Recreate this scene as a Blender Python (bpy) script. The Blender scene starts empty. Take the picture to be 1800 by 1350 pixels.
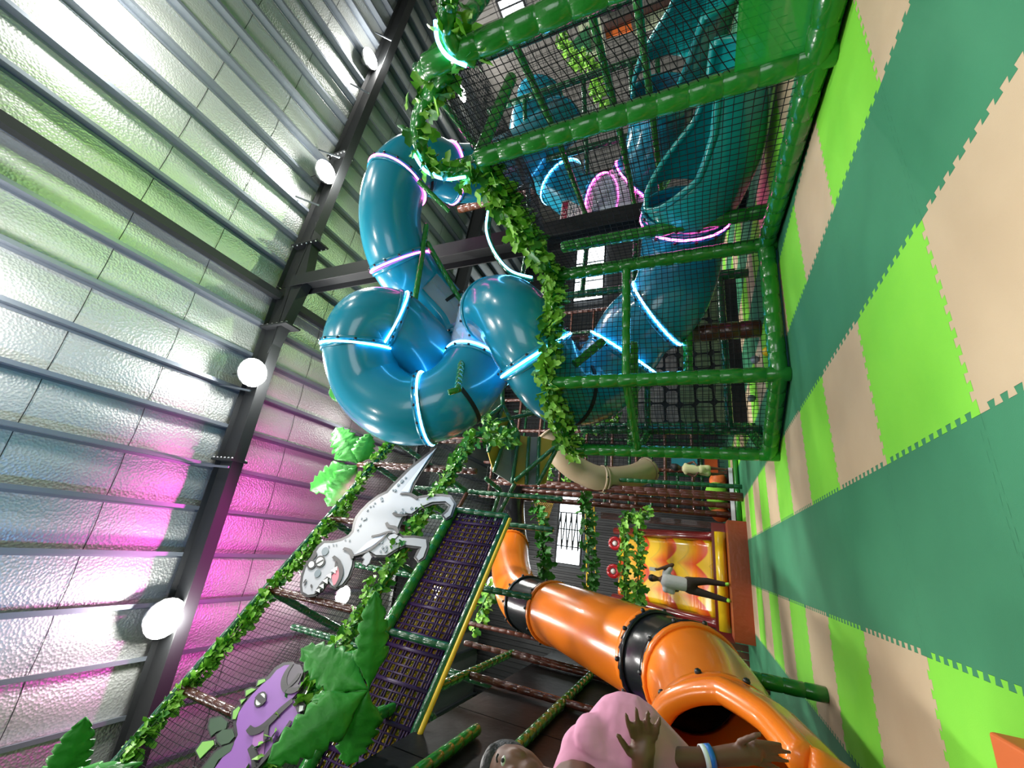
import bpy, math, random
from mathutils import Vector, Matrix
from mathutils.geometry import tessellate_polygon
R = random.Random(7)
V = Vector
scn = bpy.context.scene
COL = scn.collection
# ------------------------------------------------------------------ camera (phone held sideways: world up points to the left of the frame)
CH = 1.05
FPX = 720.0
RX = V((0.11968952, 0.38944542, -0.91323966))    # image right, in world
RY = V((-0.92706208, 0.37302052, 0.03757121))    # image down
RZ = V((0.35528906, 0.84213298, 0.40568673))     # view direction
cam = bpy.data.cameras.new('camera')
cam.sensor_fit = 'HORIZONTAL'; cam.sensor_width = 36.0; cam.lens = 36.0 * FPX / 1800.0
cam.clip_start = 0.05; cam.clip_end = 200
camo = bpy.data.objects.new('camera', cam); COL.objects.link(camo)
u, d, f = RX.normalized(), RY.normalized(), RZ.normalized()
camo.matrix_world = Matrix(((u.x, -d.x, -f.x, 0), (u.y, -d.y, -f.y, 0), (u.z, -d.z, -f.z, CH), (0, 0, 0, 1)))
scn.camera = camo
# ------------------------------------------------------------------ world, exposure
w = bpy.data.worlds.new('world'); scn.world = w; w.use_nodes = True
w.node_tree.nodes['Background'].inputs[0].default_value = (0.75, 0.85, 1.0, 1)
w.node_tree.nodes['Background'].inputs[1].default_value = 0.22
scn.view_settings.view_transform = 'Standard'; scn.view_settings.look = 'None'
scn.view_settings.gamma = 1; scn.view_settings.use_curve_mapping = False
scn.view_settings.exposure = 0.18
scn.cycles.max_bounces = 6; scn.cycles.diffuse_bounces = 3; scn.cycles.glossy_bounces = 3
scn.cycles.transparent_max_bounces = 24; scn.cycles.use_denoising = True
scn.cycles.sample_clamp_indirect = 6; scn.cycles.caustics_reflective = False; scn.cycles.caustics_refractive = False

def lamp(name, kind, loc, power, color=(1, 1, 1), target=None, size=0.3, angle=60, blend=0.6):
    l = bpy.data.lights.new(name, kind); l.energy = power; l.color = color
    if kind == 'POINT': l.shadow_soft_size = size
    if kind == 'SPOT': l.spot_size = math.radians(angle); l.spot_blend = blend; l.shadow_soft_size = size
    if kind == 'AREA': l.size = size
    o = bpy.data.objects.new(name, l); COL.objects.link(o); o.location = loc
    if target is not None:
        o.rotation_euler = (V(target) - V(loc)).to_track_quat('-Z', 'Y').to_euler()
    return o
# colour-wash spotlights of the park, fixed on the play frames and aimed at the roof
lamp('wash_light_green', 'SPOT', (7.5, 3.5, 7.2), 560, (0.55, 1.0, 0.18), (9.0, 5.0, 13), 0.15, 120)
lamp('wash_light_green', 'SPOT', (9.5, 10, 6.5), 650, (0.65, 1.0, 0.4), (9.5, 9.5, 13), 0.15, 110)
lamp('wash_light_pink', 'SPOT', (0.5, 8.6, 8.5), 1000, (1.0, 0.08, 0.62), (0.3, 9.2, 13), 0.15, 110)
lamp('wash_light_pink', 'SPOT', (-2.4, 8.3, 9.0), 550, (1.0, 0.05, 0.7), (-2.6, 8.2, 13), 0.15, 110)
lamp('wash_light_blue', 'SPOT', (-3.5, 1.0, 7.0), 1500, (0.15, 0.4, 1.0), (1.2, 2.8, 13), 0.15, 90)
# front-of-house lighting: the rows of high-bay lamps behind the camera
for x in (-4, 3, 10):
    for y in (-3.5, 1.2):
        lamp('high_bay_light', 'POINT', (x, y, 11.4), 620, (1.0, 0.98, 0.93), size=0.35)
# unseen broad area light behind the camera, aimed into the hall
lamp('rear_area_light', 'AREA', (1.0, -5.5, 3.2), 170, (0.95, 0.98, 1.0), (1.6, 5, 1.5), 4.0)

# ------------------------------------------------------------------ geometry from view measurements
def ray(x, y): return (RX * (x - 900) + RY * (y - 675) + RZ * FPX)
def P(x, y, X=None, Y=None, Z=None):
    r = ray(x, y)
    t = X / r.x if X is not None else Y / r.y if Y is not None else (Z - CH) / r.z
    return r * t + V((0, 0, CH))
def D(x, y, dep): return ray(x, y) * (dep / FPX) + V((0, 0, CH))
LN = V((0.73, -1, 0)).normalized()       # the diagonal play frame's plane faces this way
LA = V((0, 6.33, 0))
LU = V((1, 0.73, 0)).normalized()
def PL(x, y, off=0.0):
    r = ray(x, y); a = LA + LN * off - V((0, 0, CH))
    return r * (a.dot(LN) / r.dot(LN)) + V((0, 0, CH))

# ------------------------------------------------------------------ materials
def mat(name, col, rough=0.5, metal=0.0, emit=None, es=0.0, alpha=1.0, trans=0.0, bump=None, col2=None, cscale=8.0, spec=0.5, coat=0.0, sss=0.0):
    m = bpy.data.materials.new(name); m.use_nodes = True
    nt = m.node_tree; b = nt.nodes['Principled BSDF']
    b.inputs['Base Color'].default_value = (*col, 1); b.inputs['Roughness'].default_value = rough
    b.inputs['Metallic'].default_value = metal; b.inputs['Alpha'].default_value = alpha
    b.inputs['Transmission Weight'].default_value = trans
    b.inputs['Specular IOR Level'].default_value = spec; b.inputs['Coat Weight'].default_value = coat
    if sss: b.inputs['Subsurface Weight'].default_value = sss; b.inputs['Subsurface Scale'].default_value = 0.02
    if emit: b.inputs['Emission Color'].default_value = (*emit, 1); b.inputs['Emission Strength'].default_value = es
    tc = None
    def coords():
        nonlocal tc
        if tc is None: tc = nt.nodes.new('ShaderNodeTexCoord')
        return tc.outputs['Object']
    if col2:
        n = nt.nodes.new('ShaderNodeTexNoise'); n.inputs['Scale'].default_value = cscale; n.inputs['Detail'].default_value = 5
        nt.links.new(coords(), n.inputs['Vector'])
        cr = nt.nodes.new('ShaderNodeValToRGB'); cr.color_ramp.elements[0].position = 0.35; cr.color_ramp.elements[1].position = 0.65
        cr.color_ramp.elements[0].color = (*col, 1); cr.color_ramp.elements[1].color = (*col2, 1)
        nt.links.new(n.outputs['Fac'], cr.inputs['Fac']); nt.links.new(cr.outputs['Color'], b.inputs['Base Color'])
    if bump:
        kind, sc, st, dist = bump
        n = nt.nodes.new('ShaderNodeTexVoronoi' if kind == 'V' else 'ShaderNodeTexNoise'); n.inputs['Scale'].default_value = sc
        nt.links.new(coords(), n.inputs['Vector'])
        bp = nt.nodes.new('ShaderNodeBump'); bp.inputs['Strength'].default_value = st; bp.inputs['Distance'].default_value = dist
        nt.links.new(n.outputs['Distance' if kind == 'V' else 'Fac'], bp.inputs['Height']); nt.links.new(bp.outputs['Normal'], b.inputs['Normal'])
    return m
M = {}
M['lime'] = mat('foam_lime', (0.20, 0.66, 0.04), 0.75, bump=('N', 220, 0.25, 0.004), col2=(0.23, 0.70, 0.045), cscale=2)
M['beige'] = mat('foam_beige', (0.54, 0.41, 0.26), 0.8, bump=('N', 220, 0.25, 0.004), col2=(0.58, 0.45, 0.29), cscale=2)
M['dgreen'] = mat('foam_green', (0.032, 0.21, 0.098), 0.75, bump=('N', 220, 0.25, 0.004), col2=(0.038, 0.235, 0.11), cscale=2)
M['seam'] = mat('foam_seam', (0.02, 0.13, 0.07), 0.9)
M['gpad'] = mat('green_vinyl', (0.013, 0.18, 0.018), 0.24, bump=('N', 22, 0.3, 0.012), coat=0.4)
M['gpad2'] = mat('dark_green_vinyl', (0.006, 0.085, 0.028), 0.25, bump=('N', 26, 0.5, 0.012), coat=0.4)
M['bpad'] = mat('brown_vinyl', (0.075, 0.022, 0.014), 0.25, bump=('N', 30, 0.6, 0.012), coat=0.4)
M['net'] = mat('black_cord', (0.005, 0.007, 0.010), 0.8, spec=.2)
M['foil'] = mat('foil_insulation', (0.42, 0.43, 0.42), 0.5, 0.75, bump=('V', 20, 0.5, 0.02))
M['steel'] = mat('galvanised_steel', (0.16, 0.18, 0.21), 0.45, 0.7)
M['black_steel'] = mat('black_painted_steel', (0.010, 0.011, 0.012), 0.6, spec=.3)
M['teal'] = mat('teal_plastic', (0.010, 0.25, 0.38), 0.22, bump=('N', 3, 0.12, 0.02), coat=0.3)
M['tealc'] = mat('teal_chute_plastic', (0.008, 0.32, 0.31), 0.25, coat=0.3)
M['orange'] = mat('orange_plastic', (0.86, 0.20, 0.012), 0.25, bump=('N', 3, 0.12, 0.02), coat=0.3)
M['blackp'] = mat('black_plastic', (0.008, 0.009, 0.011), 0.22, bump=('N', 3, 0.12, 0.02))
M['clear'] = mat('clear_plastic', (0.75, 0.85, 0.95), 0.05, alpha=0.30, coat=0.5)
M['bolt'] = mat('black_bolt', (0.01, 0.01, 0.012), 0.35)
M['neonw'] = mat('ice_blue_neon', (0.6, 0.9, 1), 0.5, emit=(0.10, 0.50, 1.0), es=17)
M['neonp'] = mat('pink_neon', (1, 0.4, 0.9), 0.5, emit=(1.0, 0.08, 0.50), es=14)
M['leaf'] = mat('ivy_leaf', (0.14, 0.42, 0.03), 0.45, col2=(0.30, 0.60, 0.08), cscale=6)
M['leafd'] = mat('dark_ivy_leaf', (0.02, 0.15, 0.015), 0.45, col2=(0.05, 0.24, 0.03), cscale=6)
M['palm'] = mat('palm_fabric', (0.02, 0.24, 0.018), 0.5, bump=('N', 12, 0.4, 0.02), col2=(0.035, 0.31, 0.03), cscale=4)
M['stem'] = mat('vine_stem', (0.02, 0.09, 0.015), 0.6)
M['lampw'] = mat('lamp_glow', (1, 1, 1), 0.5, emit=(1, 0.98, 0.92), es=40)
M['alu'] = mat('lamp_housing', (0.6, 0.6, 0.62), 0.3, 0.9)
M['pane'] = mat('daylight_window', (1, 1, 1), 0.4, emit=(0.86, 0.95, 1.0), es=5)
M['wall'] = mat('dark_cladding', (0.018, 0.019, 0.021), 0.6, bump=('N', 6, 0.2, 0.02))
M['wallc'] = mat('grey_cladding', (0.17, 0.16, 0.15), 0.6)
M['panel'] = mat('black_padding', (0.008, 0.009, 0.010), 0.45, bump=('N', 5, 0.3, 0.03), spec=.14)
M['purple'] = mat('purple_webbing', (0.030, 0.003, 0.065), 0.5)
M['gold'] = mat('gold_cord', (0.85, 0.55, 0.04), 0.5)
M['wd'] = mat('cutout_white', (0.38, 0.39, 0.43), 0.6)
M['wd2'] = mat('cutout_pale_blue', (0.50, 0.54, 0.68), 0.4)
M['ink'] = mat('cutout_ink', (0.018, 0.016, 0.02), 0.4)
M['eyew'] = mat('cutout_eye', (0.8, 0.82, 0.8), 0.4)
M['spot'] = mat('cutout_grey', (0.14, 0.18, 0.21), 0.4)
M['pinkt'] = mat('cutout_pink', (0.68, 0.18, 0.24), 0.4)
M['pd'] = mat('cutout_purple', (0.27, 0.095, 0.42), 0.4)
M['pd2'] = mat('cutout_light_purple', (0.42, 0.15, 0.50), 0.4)
M['pg'] = mat('cutout_lime', (0.22, 0.50, 0.10), 0.4)
M['pdg'] = mat('cutout_moss', (0.03, 0.075, 0.035), 0.4)
M['pgrey'] = mat('cutout_slate', (0.07, 0.055, 0.08), 0.4)
M['red'] = mat('red_plastic', (0.45, 0.012, 0.02), 0.2, coat=0.5)
M['dred'] = mat('dark_red_vinyl', (0.16, 0.012, 0.012), 0.22, coat=0.4)
M['yel'] = mat('yellow_vinyl', (0.75, 0.50, 0.01), 0.25, coat=0.4)
M['rust'] = mat('rust_orange_vinyl', (0.32, 0.055, 0.012), 0.35, bump=('N', 10, 0.3, 0.02))
M['ysec'] = mat('mustard_panel', (0.50, 0.32, 0.03), 0.5)
M['gsec'] = mat('grey_panel', (0.20, 0.21, 0.20), 0.5)
M['beigep'] = mat('beige_plastic', (0.42, 0.33, 0.22), 0.4)
M['white'] = mat('white_board', (0.75, 0.73, 0.72), 0.4)
M['maroon'] = mat('maroon_print', (0.30, 0.015, 0.05), 0.4)
M['stone'] = mat('painted_stone', (0.06, 0.06, 0.058), 0.6, col2=(0.12, 0.115, 0.11), cscale=3)
M['stoneg'] = mat('painted_mossy_stone', (0.025, 0.055, 0.02), 0.6, col2=(0.055, 0.085, 0.04), cscale=3)
M['cyanp'] = mat('cyan_panel', (0.02, 0.25, 0.36), 0.5)
M['skin'] = mat('brown_skin', (0.125, 0.052, 0.028), 0.5, sss=0.05)
M['skin2'] = mat('dark_brown_skin', (0.085, 0.036, 0.020), 0.5)
M['hair'] = mat('black_hair', (0.006, 0.005, 0.006), 0.6, bump=('N', 60, 0.8, 0.01))
M['pinks'] = mat('pink_cotton', (0.62, 0.26, 0.40), 0.85, bump=('N', 14, 0.35, 0.03))
M['whites'] = mat('grey_white_cotton', (0.50, 0.50, 0.52), 0.85, bump=('N', 10, 0.4, 0.03))
M['trous'] = mat('dark_trousers', (0.028, 0.018, 0.013), 0.85, bump=('N', 10, 0.4, 0.03))
M['creams'] = mat('cream_cotton', (0.62, 0.60, 0.34), 0.85)
M['limes'] = mat('lime_socks', (0.25, 0.65, 0.05), 0.8)
M['blueband'] = mat('blue_band', (0.01, 0.14, 0.52), 0.4)
M['whiteband'] = mat('white_band', (0.75, 0.8, 0.85), 0.4)
M['blue'] = mat('blue_pad', (0.015, 0.12, 0.17), 0.4)
M['gacr'] = mat('green_clear_vinyl', (0.02, 0.35, 0.05), 0.07, alpha=0.75, coat=0.6)
M['boxo'] = mat('orange_box', (0.80, 0.17, 0.035), 0.5)
M['cush'] = mat('purple_foam', (0.17, 0.035, 0.40), 0.45)
M['grnpanel'] = mat('green_panel', (0.02, 0.16, 0.06), 0.5)
M['creamp'] = mat('cream_panel', (0.60, 0.66, 0.45), 0.5)
M['eye_w'] = mat('eye_white', (0.6, 0.58, 0.55), 0.3)
M['lip'] = mat('lips', (0.16, 0.05, 0.04), 0.45)

# ------------------------------------------------------------------ mesh builder
class MB:
    def __init__(s): s.v = []; s.f = []; s.m = []; s.sm = []
    def add(s, vs, fs, mi=0, smooth=True):
        o = len(s.v); s.v += [tuple(v) for v in vs]
        for q in fs: s.f.append([i + o for i in q]); s.m.append(mi); s.sm.append(smooth)
    def box(s, c, size, mi=0, ax=None):
        c = V(c); hx, hy, hz = [q / 2 for q in size]
        X, Y, Z = ax if ax else (V((1, 0, 0)), V((0, 1, 0)), V((0, 0, 1)))
        vs = [c + X * (sx * hx) + Y * (sy * hy) + Z * (sz * hz) for sx in (-1, 1) for sy in (-1, 1) for sz in (-1, 1)]
        s.add(vs, [(0, 1, 3, 2), (4, 6, 7, 5), (0, 4, 5, 1), (2, 3, 7, 6), (0, 2, 6, 4), (1, 5, 7, 3)], mi, False)
    def tube(s, pts, rads, n=10, mi=0, cap=True, smooth=True, up=None):
        pts = [V(p) for p in pts]; k = len(pts)
        if not isinstance(rads, (list, tuple)): rads = [rads] * k
        fr = frames(pts, up); vs = []
        for p, r, (a, b) in zip(pts, rads, fr):
            for j in range(n):
                t = 2 * math.pi * j / n; vs.append(p + a * (math.cos(t) * r) + b * (math.sin(t) * r))
        fs = [(i * n + j, i * n + (j + 1) % n, (i + 1) * n + (j + 1) % n, (i + 1) * n + j) for i in range(k - 1) for j in range(n)]
        if cap: fs += [tuple(range(n - 1, -1, -1)), tuple((k - 1) * n + j for j in range(n))]
        s.add(vs, fs, mi, smooth)
    def ball(s, c, r, mi=0, n=16, ax=None):
        c = V(c); r = r if isinstance(r, (tuple, list)) else (r, r, r)
        X, Y, Z = ax if ax else (V((1, 0, 0)), V((0, 1, 0)), V((0, 0, 1)))
        vs = [c + Z * r[2]]; h = n // 2
        for i in range(1, h):
            a = math.pi * i / h
            for j in range(n):
                b = 2 * math.pi * j / n
                vs.append(c + X * (math.sin(a) * math.cos(b) * r[0]) + Y * (math.sin(a) * math.sin(b) * r[1]) + Z * (math.cos(a) * r[2]))
        vs.append(c - Z * r[2]); e = len(vs) - 1
        fs = [(0, 1 + j, 1 + (j + 1) % n) for j in range(n)]
        for i in range(h - 2):
            fs += [(1 + i * n + j, 1 + (i + 1) * n + j, 1 + (i + 1) * n + (j + 1) % n, 1 + i * n + (j + 1) % n) for j in range(n)]
        fs += [(e, 1 + (h - 2) * n + (j + 1) % n, 1 + (h - 2) * n + j) for j in range(n)]
        s.add(vs, fs, mi)
    def prism(s, pts, n, th, mi=0):
        """closed outline of 3-D points given a thickness th along -n"""
        n = V(n); k = len(pts); a = [V(p) for p in pts]; b = [p - n * th for p in a]
        s.add(a + b, [tuple(range(k)), tuple(range(2 * k - 1, k - 1, -1))] + [(i, i + k, (i + 1) % k + k, (i + 1) % k) for i in range(k)], mi, False)
    def build(s, name, mats, parent=None, **tags):
        used = set(i for q in s.f for i in q)
        if len(used) < len(s.v):
            idx = {}; nv_ = []
            for i, v in enumerate(s.v):
                if i in used: idx[i] = len(nv_); nv_.append(v)
            s.v = nv_; s.f = [[idx[i] for i in q] for q in s.f]
        me = bpy.data.meshes.new(name); me.from_pydata(s.v, [], s.f)
        if not isinstance(mats, (list, tuple)): mats = [mats]
        for m in mats: me.materials.append(M[m] if isinstance(m, str) else m)
        me.polygons.foreach_set('material_index', s.m); me.polygons.foreach_set('use_smooth', s.sm)
        me.validate(); me.update()
        o = bpy.data.objects.new(name, me); COL.objects.link(o)
        if parent is not None:
            o.parent = parent; o.matrix_parent_inverse = parent_inv(parent)
        tag(o, **tags)
        return o
def parent_inv(p):
    t = V(p.location); q = p.parent
    if q is not None: return Matrix.Translation(V(q['base'])).inverted() if 'base' in q else Matrix.Identity(4)
    return Matrix.Translation(t).inverted()
def tag(o, label=None, cat=None, group=None, kind=None):
    if label: o['label'] = label
    if cat: o['category'] = cat
    if group: o['group'] = group
    if kind: o['kind'] = kind
    return o
def thing(name, label, cat, loc=(0, 0, 0), group=None):
    o = bpy.data.objects.new(name, None); o.empty_display_size = 0.1; COL.objects.link(o); o.location = loc
    return tag(o, label, cat, group)
def sub(mb, name, mats, part, **tags):      # sub-part of a part whose own transform is identity in world
    o = mb.build(name, mats, None, **tags); o.parent = part
    root = part.parent
    o.matrix_parent_inverse = Matrix.Identity(4)
    return o
def frames(pts, up=None):
    k = len(pts); T = []
    for i in range(k):
        a = pts[max(0, i - 1)]; b = pts[min(k - 1, i + 1)]; t = (b - a)
        T.append(t.normalized() if t.length > 1e-9 else V((0, 0, 1)))
    if up is None:
        up = V((0, 0, 1)) if abs(T[0].z) < 0.9 else V((1, 0, 0))
        a = (up - T[0] * up.dot(T[0])).normalized(); out = []
        for i in range(k):
            a = (a - T[i] * a.dot(T[i])).normalized(); out.append((a, T[i].cross(a)))
        return out
    up = V(up)
    out = []
    for t in T:
        a = (up - t * up.dot(t)).normalized(); out.append((a, t.cross(a)))
    return out
def smooth_path(pts, n=8):
    pts = [V(p) for p in pts]; out = []
    for i in range(len(pts) - 1):
        p0 = pts[max(0, i - 1)]; p1 = pts[i]; p2 = pts[i + 1]; p3 = pts[min(len(pts) - 1, i + 2)]
        for k in range(n):
            t = k / n
            out.append(0.5 * ((2 * p1) + (p2 - p0) * t + (2 * p0 - 5 * p1 + 4 * p2 - p3) * t * t + (3 * p1 - p0 - 3 * p2 + p3) * t ** 3))
    out.append(pts[-1]); return out
def padded(mb, p0, p1, r, seg=0.2, n=12, mi=0, pts=None):
    """foam sleeve strapped at intervals: bulges between tight grooves"""
    if pts is None: pts = [V(p0), V(p1)]
    pts = [V(p) for p in pts]; L = sum((pts[i + 1] - pts[i]).length for i in range(len(pts) - 1))
    ns = max(1, round(L / seg)); ps = []; rs = []
    prof = ((0.0, 0.90), (0.05, 0.985), (0.5, 1.025), (0.95, 0.985))
    for i in range(ns):
        for a, b in prof: ps.append((i + a) / ns); rs.append(r * b)
    ps.append(1.0); rs.append(r * 0.90)
    def at(t):
        s = t * L
        for i in range(len(pts) - 1):
            l = (pts[i + 1] - pts[i]).length
            if s <= l or i == len(pts) - 2: return pts[i].lerp(pts[i + 1], min(1, s / l))
            s -= l
    mb.tube([at(t) for t in ps], rs, n, mi)
def net(mb, A, B, Cc, Dd, cell=0.08, r=0.0035, mi=0, sag=0.02, diag=False, seed=1):
    """knotted cords over the quad A-B-C-D"""
    A, B, Cc, Dd = V(A), V(B), V(Cc), V(Dd); rr = random.Random(seed)
    W = max((B - A).length, (Cc - Dd).length); H = max((Dd - A).length, (Cc - B).length)
    nu = max(2, round(W / cell)); nv = max(2, round(H / cell))
    nrm = (B - A).cross(Dd - A).normalized(); ph = rr.random() * 6
    def at(a, b):
        p = A * ((1 - a) * (1 - b)) + B * (a * (1 - b)) + Cc * (a * b) + Dd * ((1 - a) * b)
        e = math.sin(math.pi * min(1, max(0, a))) * math.sin(math.pi * min(1, max(0, b)))
        return p + nrm * (sag * math.sin(a * 7 + ph) * math.cos(b * 5) * e) + (B - A).normalized() * (0.012 * math.sin(b * 9 + ph + a * 5) * e) + V((0, 0, 0.012 * math.sin(a * 11 + ph) * e))
    if not diag:
        for i in range(1, nu):
            k = 9; mb.tube([at(i / nu, j / k) for j in range(k + 1)], r, 3, mi, False)
        for j in range(1, nv):
            k = 12; mb.tube([at(i / k, j / nv) for i in range(k + 1)], r, 3, mi, False)
    else:
        N = nu + nv
        for sgn in (0, 1):
            for c in range(1, N):
                seg = []
                for q in range(0, 13):
                    a0 = max(0, c - nv); a1 = min(nu, c); a = a0 + (a1 - a0) * q / 12; b = c - a
                    aa = a / nu; bb = b / nv
                    if sgn: aa = 1 - aa
                    seg.append(at(aa, bb))
                mb.tube(seg, r, 3, mi, False)

# ------------------------------------------------------------------ floor of jigsaw foam mats
X0, Y0, TY = -0.30, 2.17, 0.985
def jig_edge(p, q, flip, teeth=11, dep=0.030, mg=0.04):
    p = V(p); q = V(q); t = q - p; L = t.length; t.normalize(); n = V((-t.y, t.x, 0)) * (1 if flip else -1)
    out = [p]; w_ = (L - 2 * mg) / teeth
    for i in range(teeth):
        for a, b in ((0.30, 0), (0.22, 1), (0.78, 1), (0.70, 0)):
            out.append(p + t * (mg + (i + a) * w_) + n * (dep * b))
    return out
def vedge(x, ya, yb): return jig_edge((x, ya, 0), (x, yb, 0), False)
def hedge(y, xa, xb): return jig_edge((xa, y, 0), (xb, y, 0), True)
fl = MB(); fl.box((3, 9.0, -0.06), (46, 36, 0.04), 3)
for i in range(-8, 11):
    for j in range(-4, 15):
        x0 = X0 + i; x1 = x0 + 1; y0 = Y0 + j * TY; y1 = y0 + TY
        mi = 2 if i % 2 == 0 else (0 if j % 2 == 0 else 1)
        e1 = hedge(y0, x0, x1); e2 = vedge(x1, y0, y1); e3 = [V((x1, y1, 0))] + hedge(y1, x0, x1)[:0:-1]; e4 = [V((x0, y1, 0))] + vedge(x0, y0, y1)[:0:-1]
        c = V(((x0 + x1) / 2, (y0 + y1) / 2, 0))
        ring = [c + (q - c) * 0.9987 for q in e1 + e2 + e3 + e4]
        fl.add(ring, [t if (ring[t[1]] - ring[t[0]]).cross(ring[t[2]] - ring[t[0]]).z > 0 else t[::-1] for t in tessellate_polygon([ring])], mi, False)
fl.build('floor', ['lime', 'beige', 'dgreen', 'seam'], kind='structure')

# ------------------------------------------------------------------ warehouse shell
RXR = 6.58                                                       # ridge
def roofz(x, base): return base - (0.045 * (RXR - x) if x < RXR else 0.055 * (x - RXR))
cb = MB(); nx, ny = 40, 34
xs = [-10 + (34.0) * i / nx for i in range(nx + 1)]; ys = [-6 + 30.0 * j / ny for j in range(ny + 1)]
PX0, PSP = 1.955, 1.085
cxs = []
k0 = math.floor((-10 - PX0) / PSP)
for n_ in range(k0, 22):
    for q in range(6): cxs.append((PX0 + (n_ + q / 6) * PSP, q / 6))
cxs = [c for c in cxs if -10 <= c[0] <= 24]
vs = []
cys = []
y = -6.0
while y <= 24.01: cys.append(y); y += 0.5
for x, q in cxs:
    for y in cys:
        vs.append((x, y, roofz(x, 13.22) - 0.05 * math.sin(math.pi * q) + 0.015 * math.sin(y * 2.3 + x * 5)))
n2 = len(cys)
cb.add(vs, [(i * n2 + j, i * n2 + j + 1, (i + 1) * n2 + j + 1, (i + 1) * n2 + j) for i in range(len(cxs) - 1) for j in range(n2 - 1)])
cb.build('ceiling', 'foil', kind='structure')
se = MB()
for y in (-0.9, 3.2, 5.0, 8.9, 11.3, 13.5, 16):
    for i in range(len(cxs) - 1):
        a = cxs[i]; b = cxs[i + 1]
        za = roofz(a[0], 13.205) - 0.05 * math.sin(math.pi * a[1]); zb = roofz(b[0], 13.205) - 0.05 * math.sin(math.pi * b[1])
        se.add([(a[0], y, za), (b[0], y, zb), (b[0], y + 0.015, zb), (a[0], y + 0.015, za)], [(0, 1, 2, 3)])
se.build('trim_1', 'black_steel', kind='structure')
tn = 2
for n_ in range(-10, 21):
    x = PX0 + n_ * PSP
    if not -9.8 < x < 23.8: continue
    z = roofz(x, 13.08); p = MB()
    p.box((x, 9, z), (0.015, 30, 0.22)); p.box((x + 0.04, 9, z - 0.11), (0.09, 30, 0.015)); p.box((x - 0.03, 9, z + 0.11), (0.08, 30, 0.012))
    p.build('trim_%d' % tn, 'steel', kind='structure'); tn += 1
def ibeam(mb, A, B, h=0.7, wd=0.3, t=0.025):
    A, B = V(A), V(B); T = (B - A).normalized(); up = V((0, 0, 1)) if abs(T.z) < 0.8 else V((0, 1, 0))
    up = (up - T * up.dot(T)).normalized(); S = T.cross(up); c = (A + B) / 2; L = (B - A).length
    mb.box(c, (t, h, L), 0, (S, up, T))
    for s_ in (-1, 1): mb.box(c + up * (s_ * h / 2), (wd, t, L), 0, (S, up, T))
def plate(mb, c, T, up, w_, h_, bolts=True):
    S = V(T).cross(V(up)); mb.box(c, (w_, h_, 0.05), 0, (S, V(up), V(T)))
    if bolts:
        for sx in (-1, 1):
            for k in range(6): mb.ball(V(c) + S * (sx * w_ * 0.42) + V(up) * (h_ * (k / 5 - 0.5) * 0.9) - V(T) * 0.04, 0.03, 1, 6)
for (yy, detail) in ((7.0, 1), (15.5, 0), (-2, 0)):
    rb = MB()
    ibeam(rb, (-10, yy, roofz(-10, 12.62)), (RXR, yy, 12.62)); ibeam(rb, (RXR, yy, 12.62), (24, yy, roofz(24, 12.62)))
    if detail:
        for sx in (-1, 1):      # haunches either side of the column
            rb.add([(RXR, yy - .15, 12.3), (RXR, yy + .15, 12.3), (RXR, yy - .15, 11.75), (RXR, yy + .15, 11.75), (RXR + sx * 2.4, yy - .15, 12.22), (RXR + sx * 2.4, yy + .15, 12.22)],
                   [(0, 2, 4), (1, 5, 3), (2, 3, 5, 4), (0, 4, 5, 1)], 0, False)
            plate(rb, V((RXR + sx * 1.5, yy, 12.3)), (sx, 0, 0.0), (0, 0, 1), 0.5, 1.15)
            plate(rb, V((RXR + sx * 5.5, yy, 12.4)), (sx, 0, 0.0), (0, 0, 1), 0.45, 0.85)
    rb.build('trim_%d' % tn, ['black_steel', 'alu'], kind='structure'); tn += 1
    cl = MB(); ibeam(cl, (RXR, yy, 0), (RXR, yy, 12.2), 0.5, 0.4); cl.build('trim_%d' % tn, 'black_steel', kind='structure'); tn += 1
bm_ = MB(); bm_.box((6.2, 0.4, 12.75), (0.22, 13.0, 0.24)); bm_.build('trim_%d' % tn, 'black_steel', kind='structure'); tn += 1
bm_ = MB(); bm_.box((6.2, 11.2, 12.75), (0.22, 8.0, 0.24)); bm_.build('trim_%d' % tn, 'black_steel', kind='structure'); tn += 1
# flat steel brackets on the rafter
for (a, b) in (((386, 676), (440, 687)), ((335, 815), (402, 821)), ((517, 344), (560, 361)), ((560, 263), (597, 277)), ((616, 147), (648, 164)), ((660, 57), (688, 71))):
    br = MB(); pa, pb = P(*a, Y=6.4), P(*b, Y=6.4); br.box((pa + pb) / 2, ((pb - pa).length, 0.05, 0.03), 0, ((pb - pa).normalized(), (pb - pa).normalized().cross(V((0, 1, 0))), V((0, 1, 0))))
    br.build('trim_%d' % tn, 'steel', kind='structure'); tn += 1
def ribbed_wall(name, A, B, z1, m, step=0.25):
    A, B = V(A), V(B); T = (B - A); L = T.length; T.normalize(); N = V((-T.y, T.x, 0)); mb = MB(); k = int(L / step); vs = []
    for i in range(k + 1):
        for q, o in ((0, 0), (0.3, 0), (0.4, 0.04), (0.9, 0.04)):
            p = A + T * min(L, (i + q) * step) + N * o; vs += [p, p + V((0, 0, z1))]
    n_ = len(vs) // 2
    mb.add(vs, [(2 * i, 2 * i + 2, 2 * i + 3, 2 * i + 1) for i in range(n_ - 1)], 0, False)
    mb.build(name, m, kind='structure')
ribbed_wall('wall_far', (24, 24, 0), (-10, 24, 0), 13.3, 'wall')
ribbed_wall('wall_left', (-10, 24, 0), (-10, -6, 0), 13.3, 'wall')
ribbed_wall('wall_right', (24, -6, 0), (24, 24, 0), 13.3, 'wallc')
ribbed_wall('wall_back', (-10, -6, 0), (24, -6, 0), 13.3, 'wallc')
wn = 1
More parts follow.
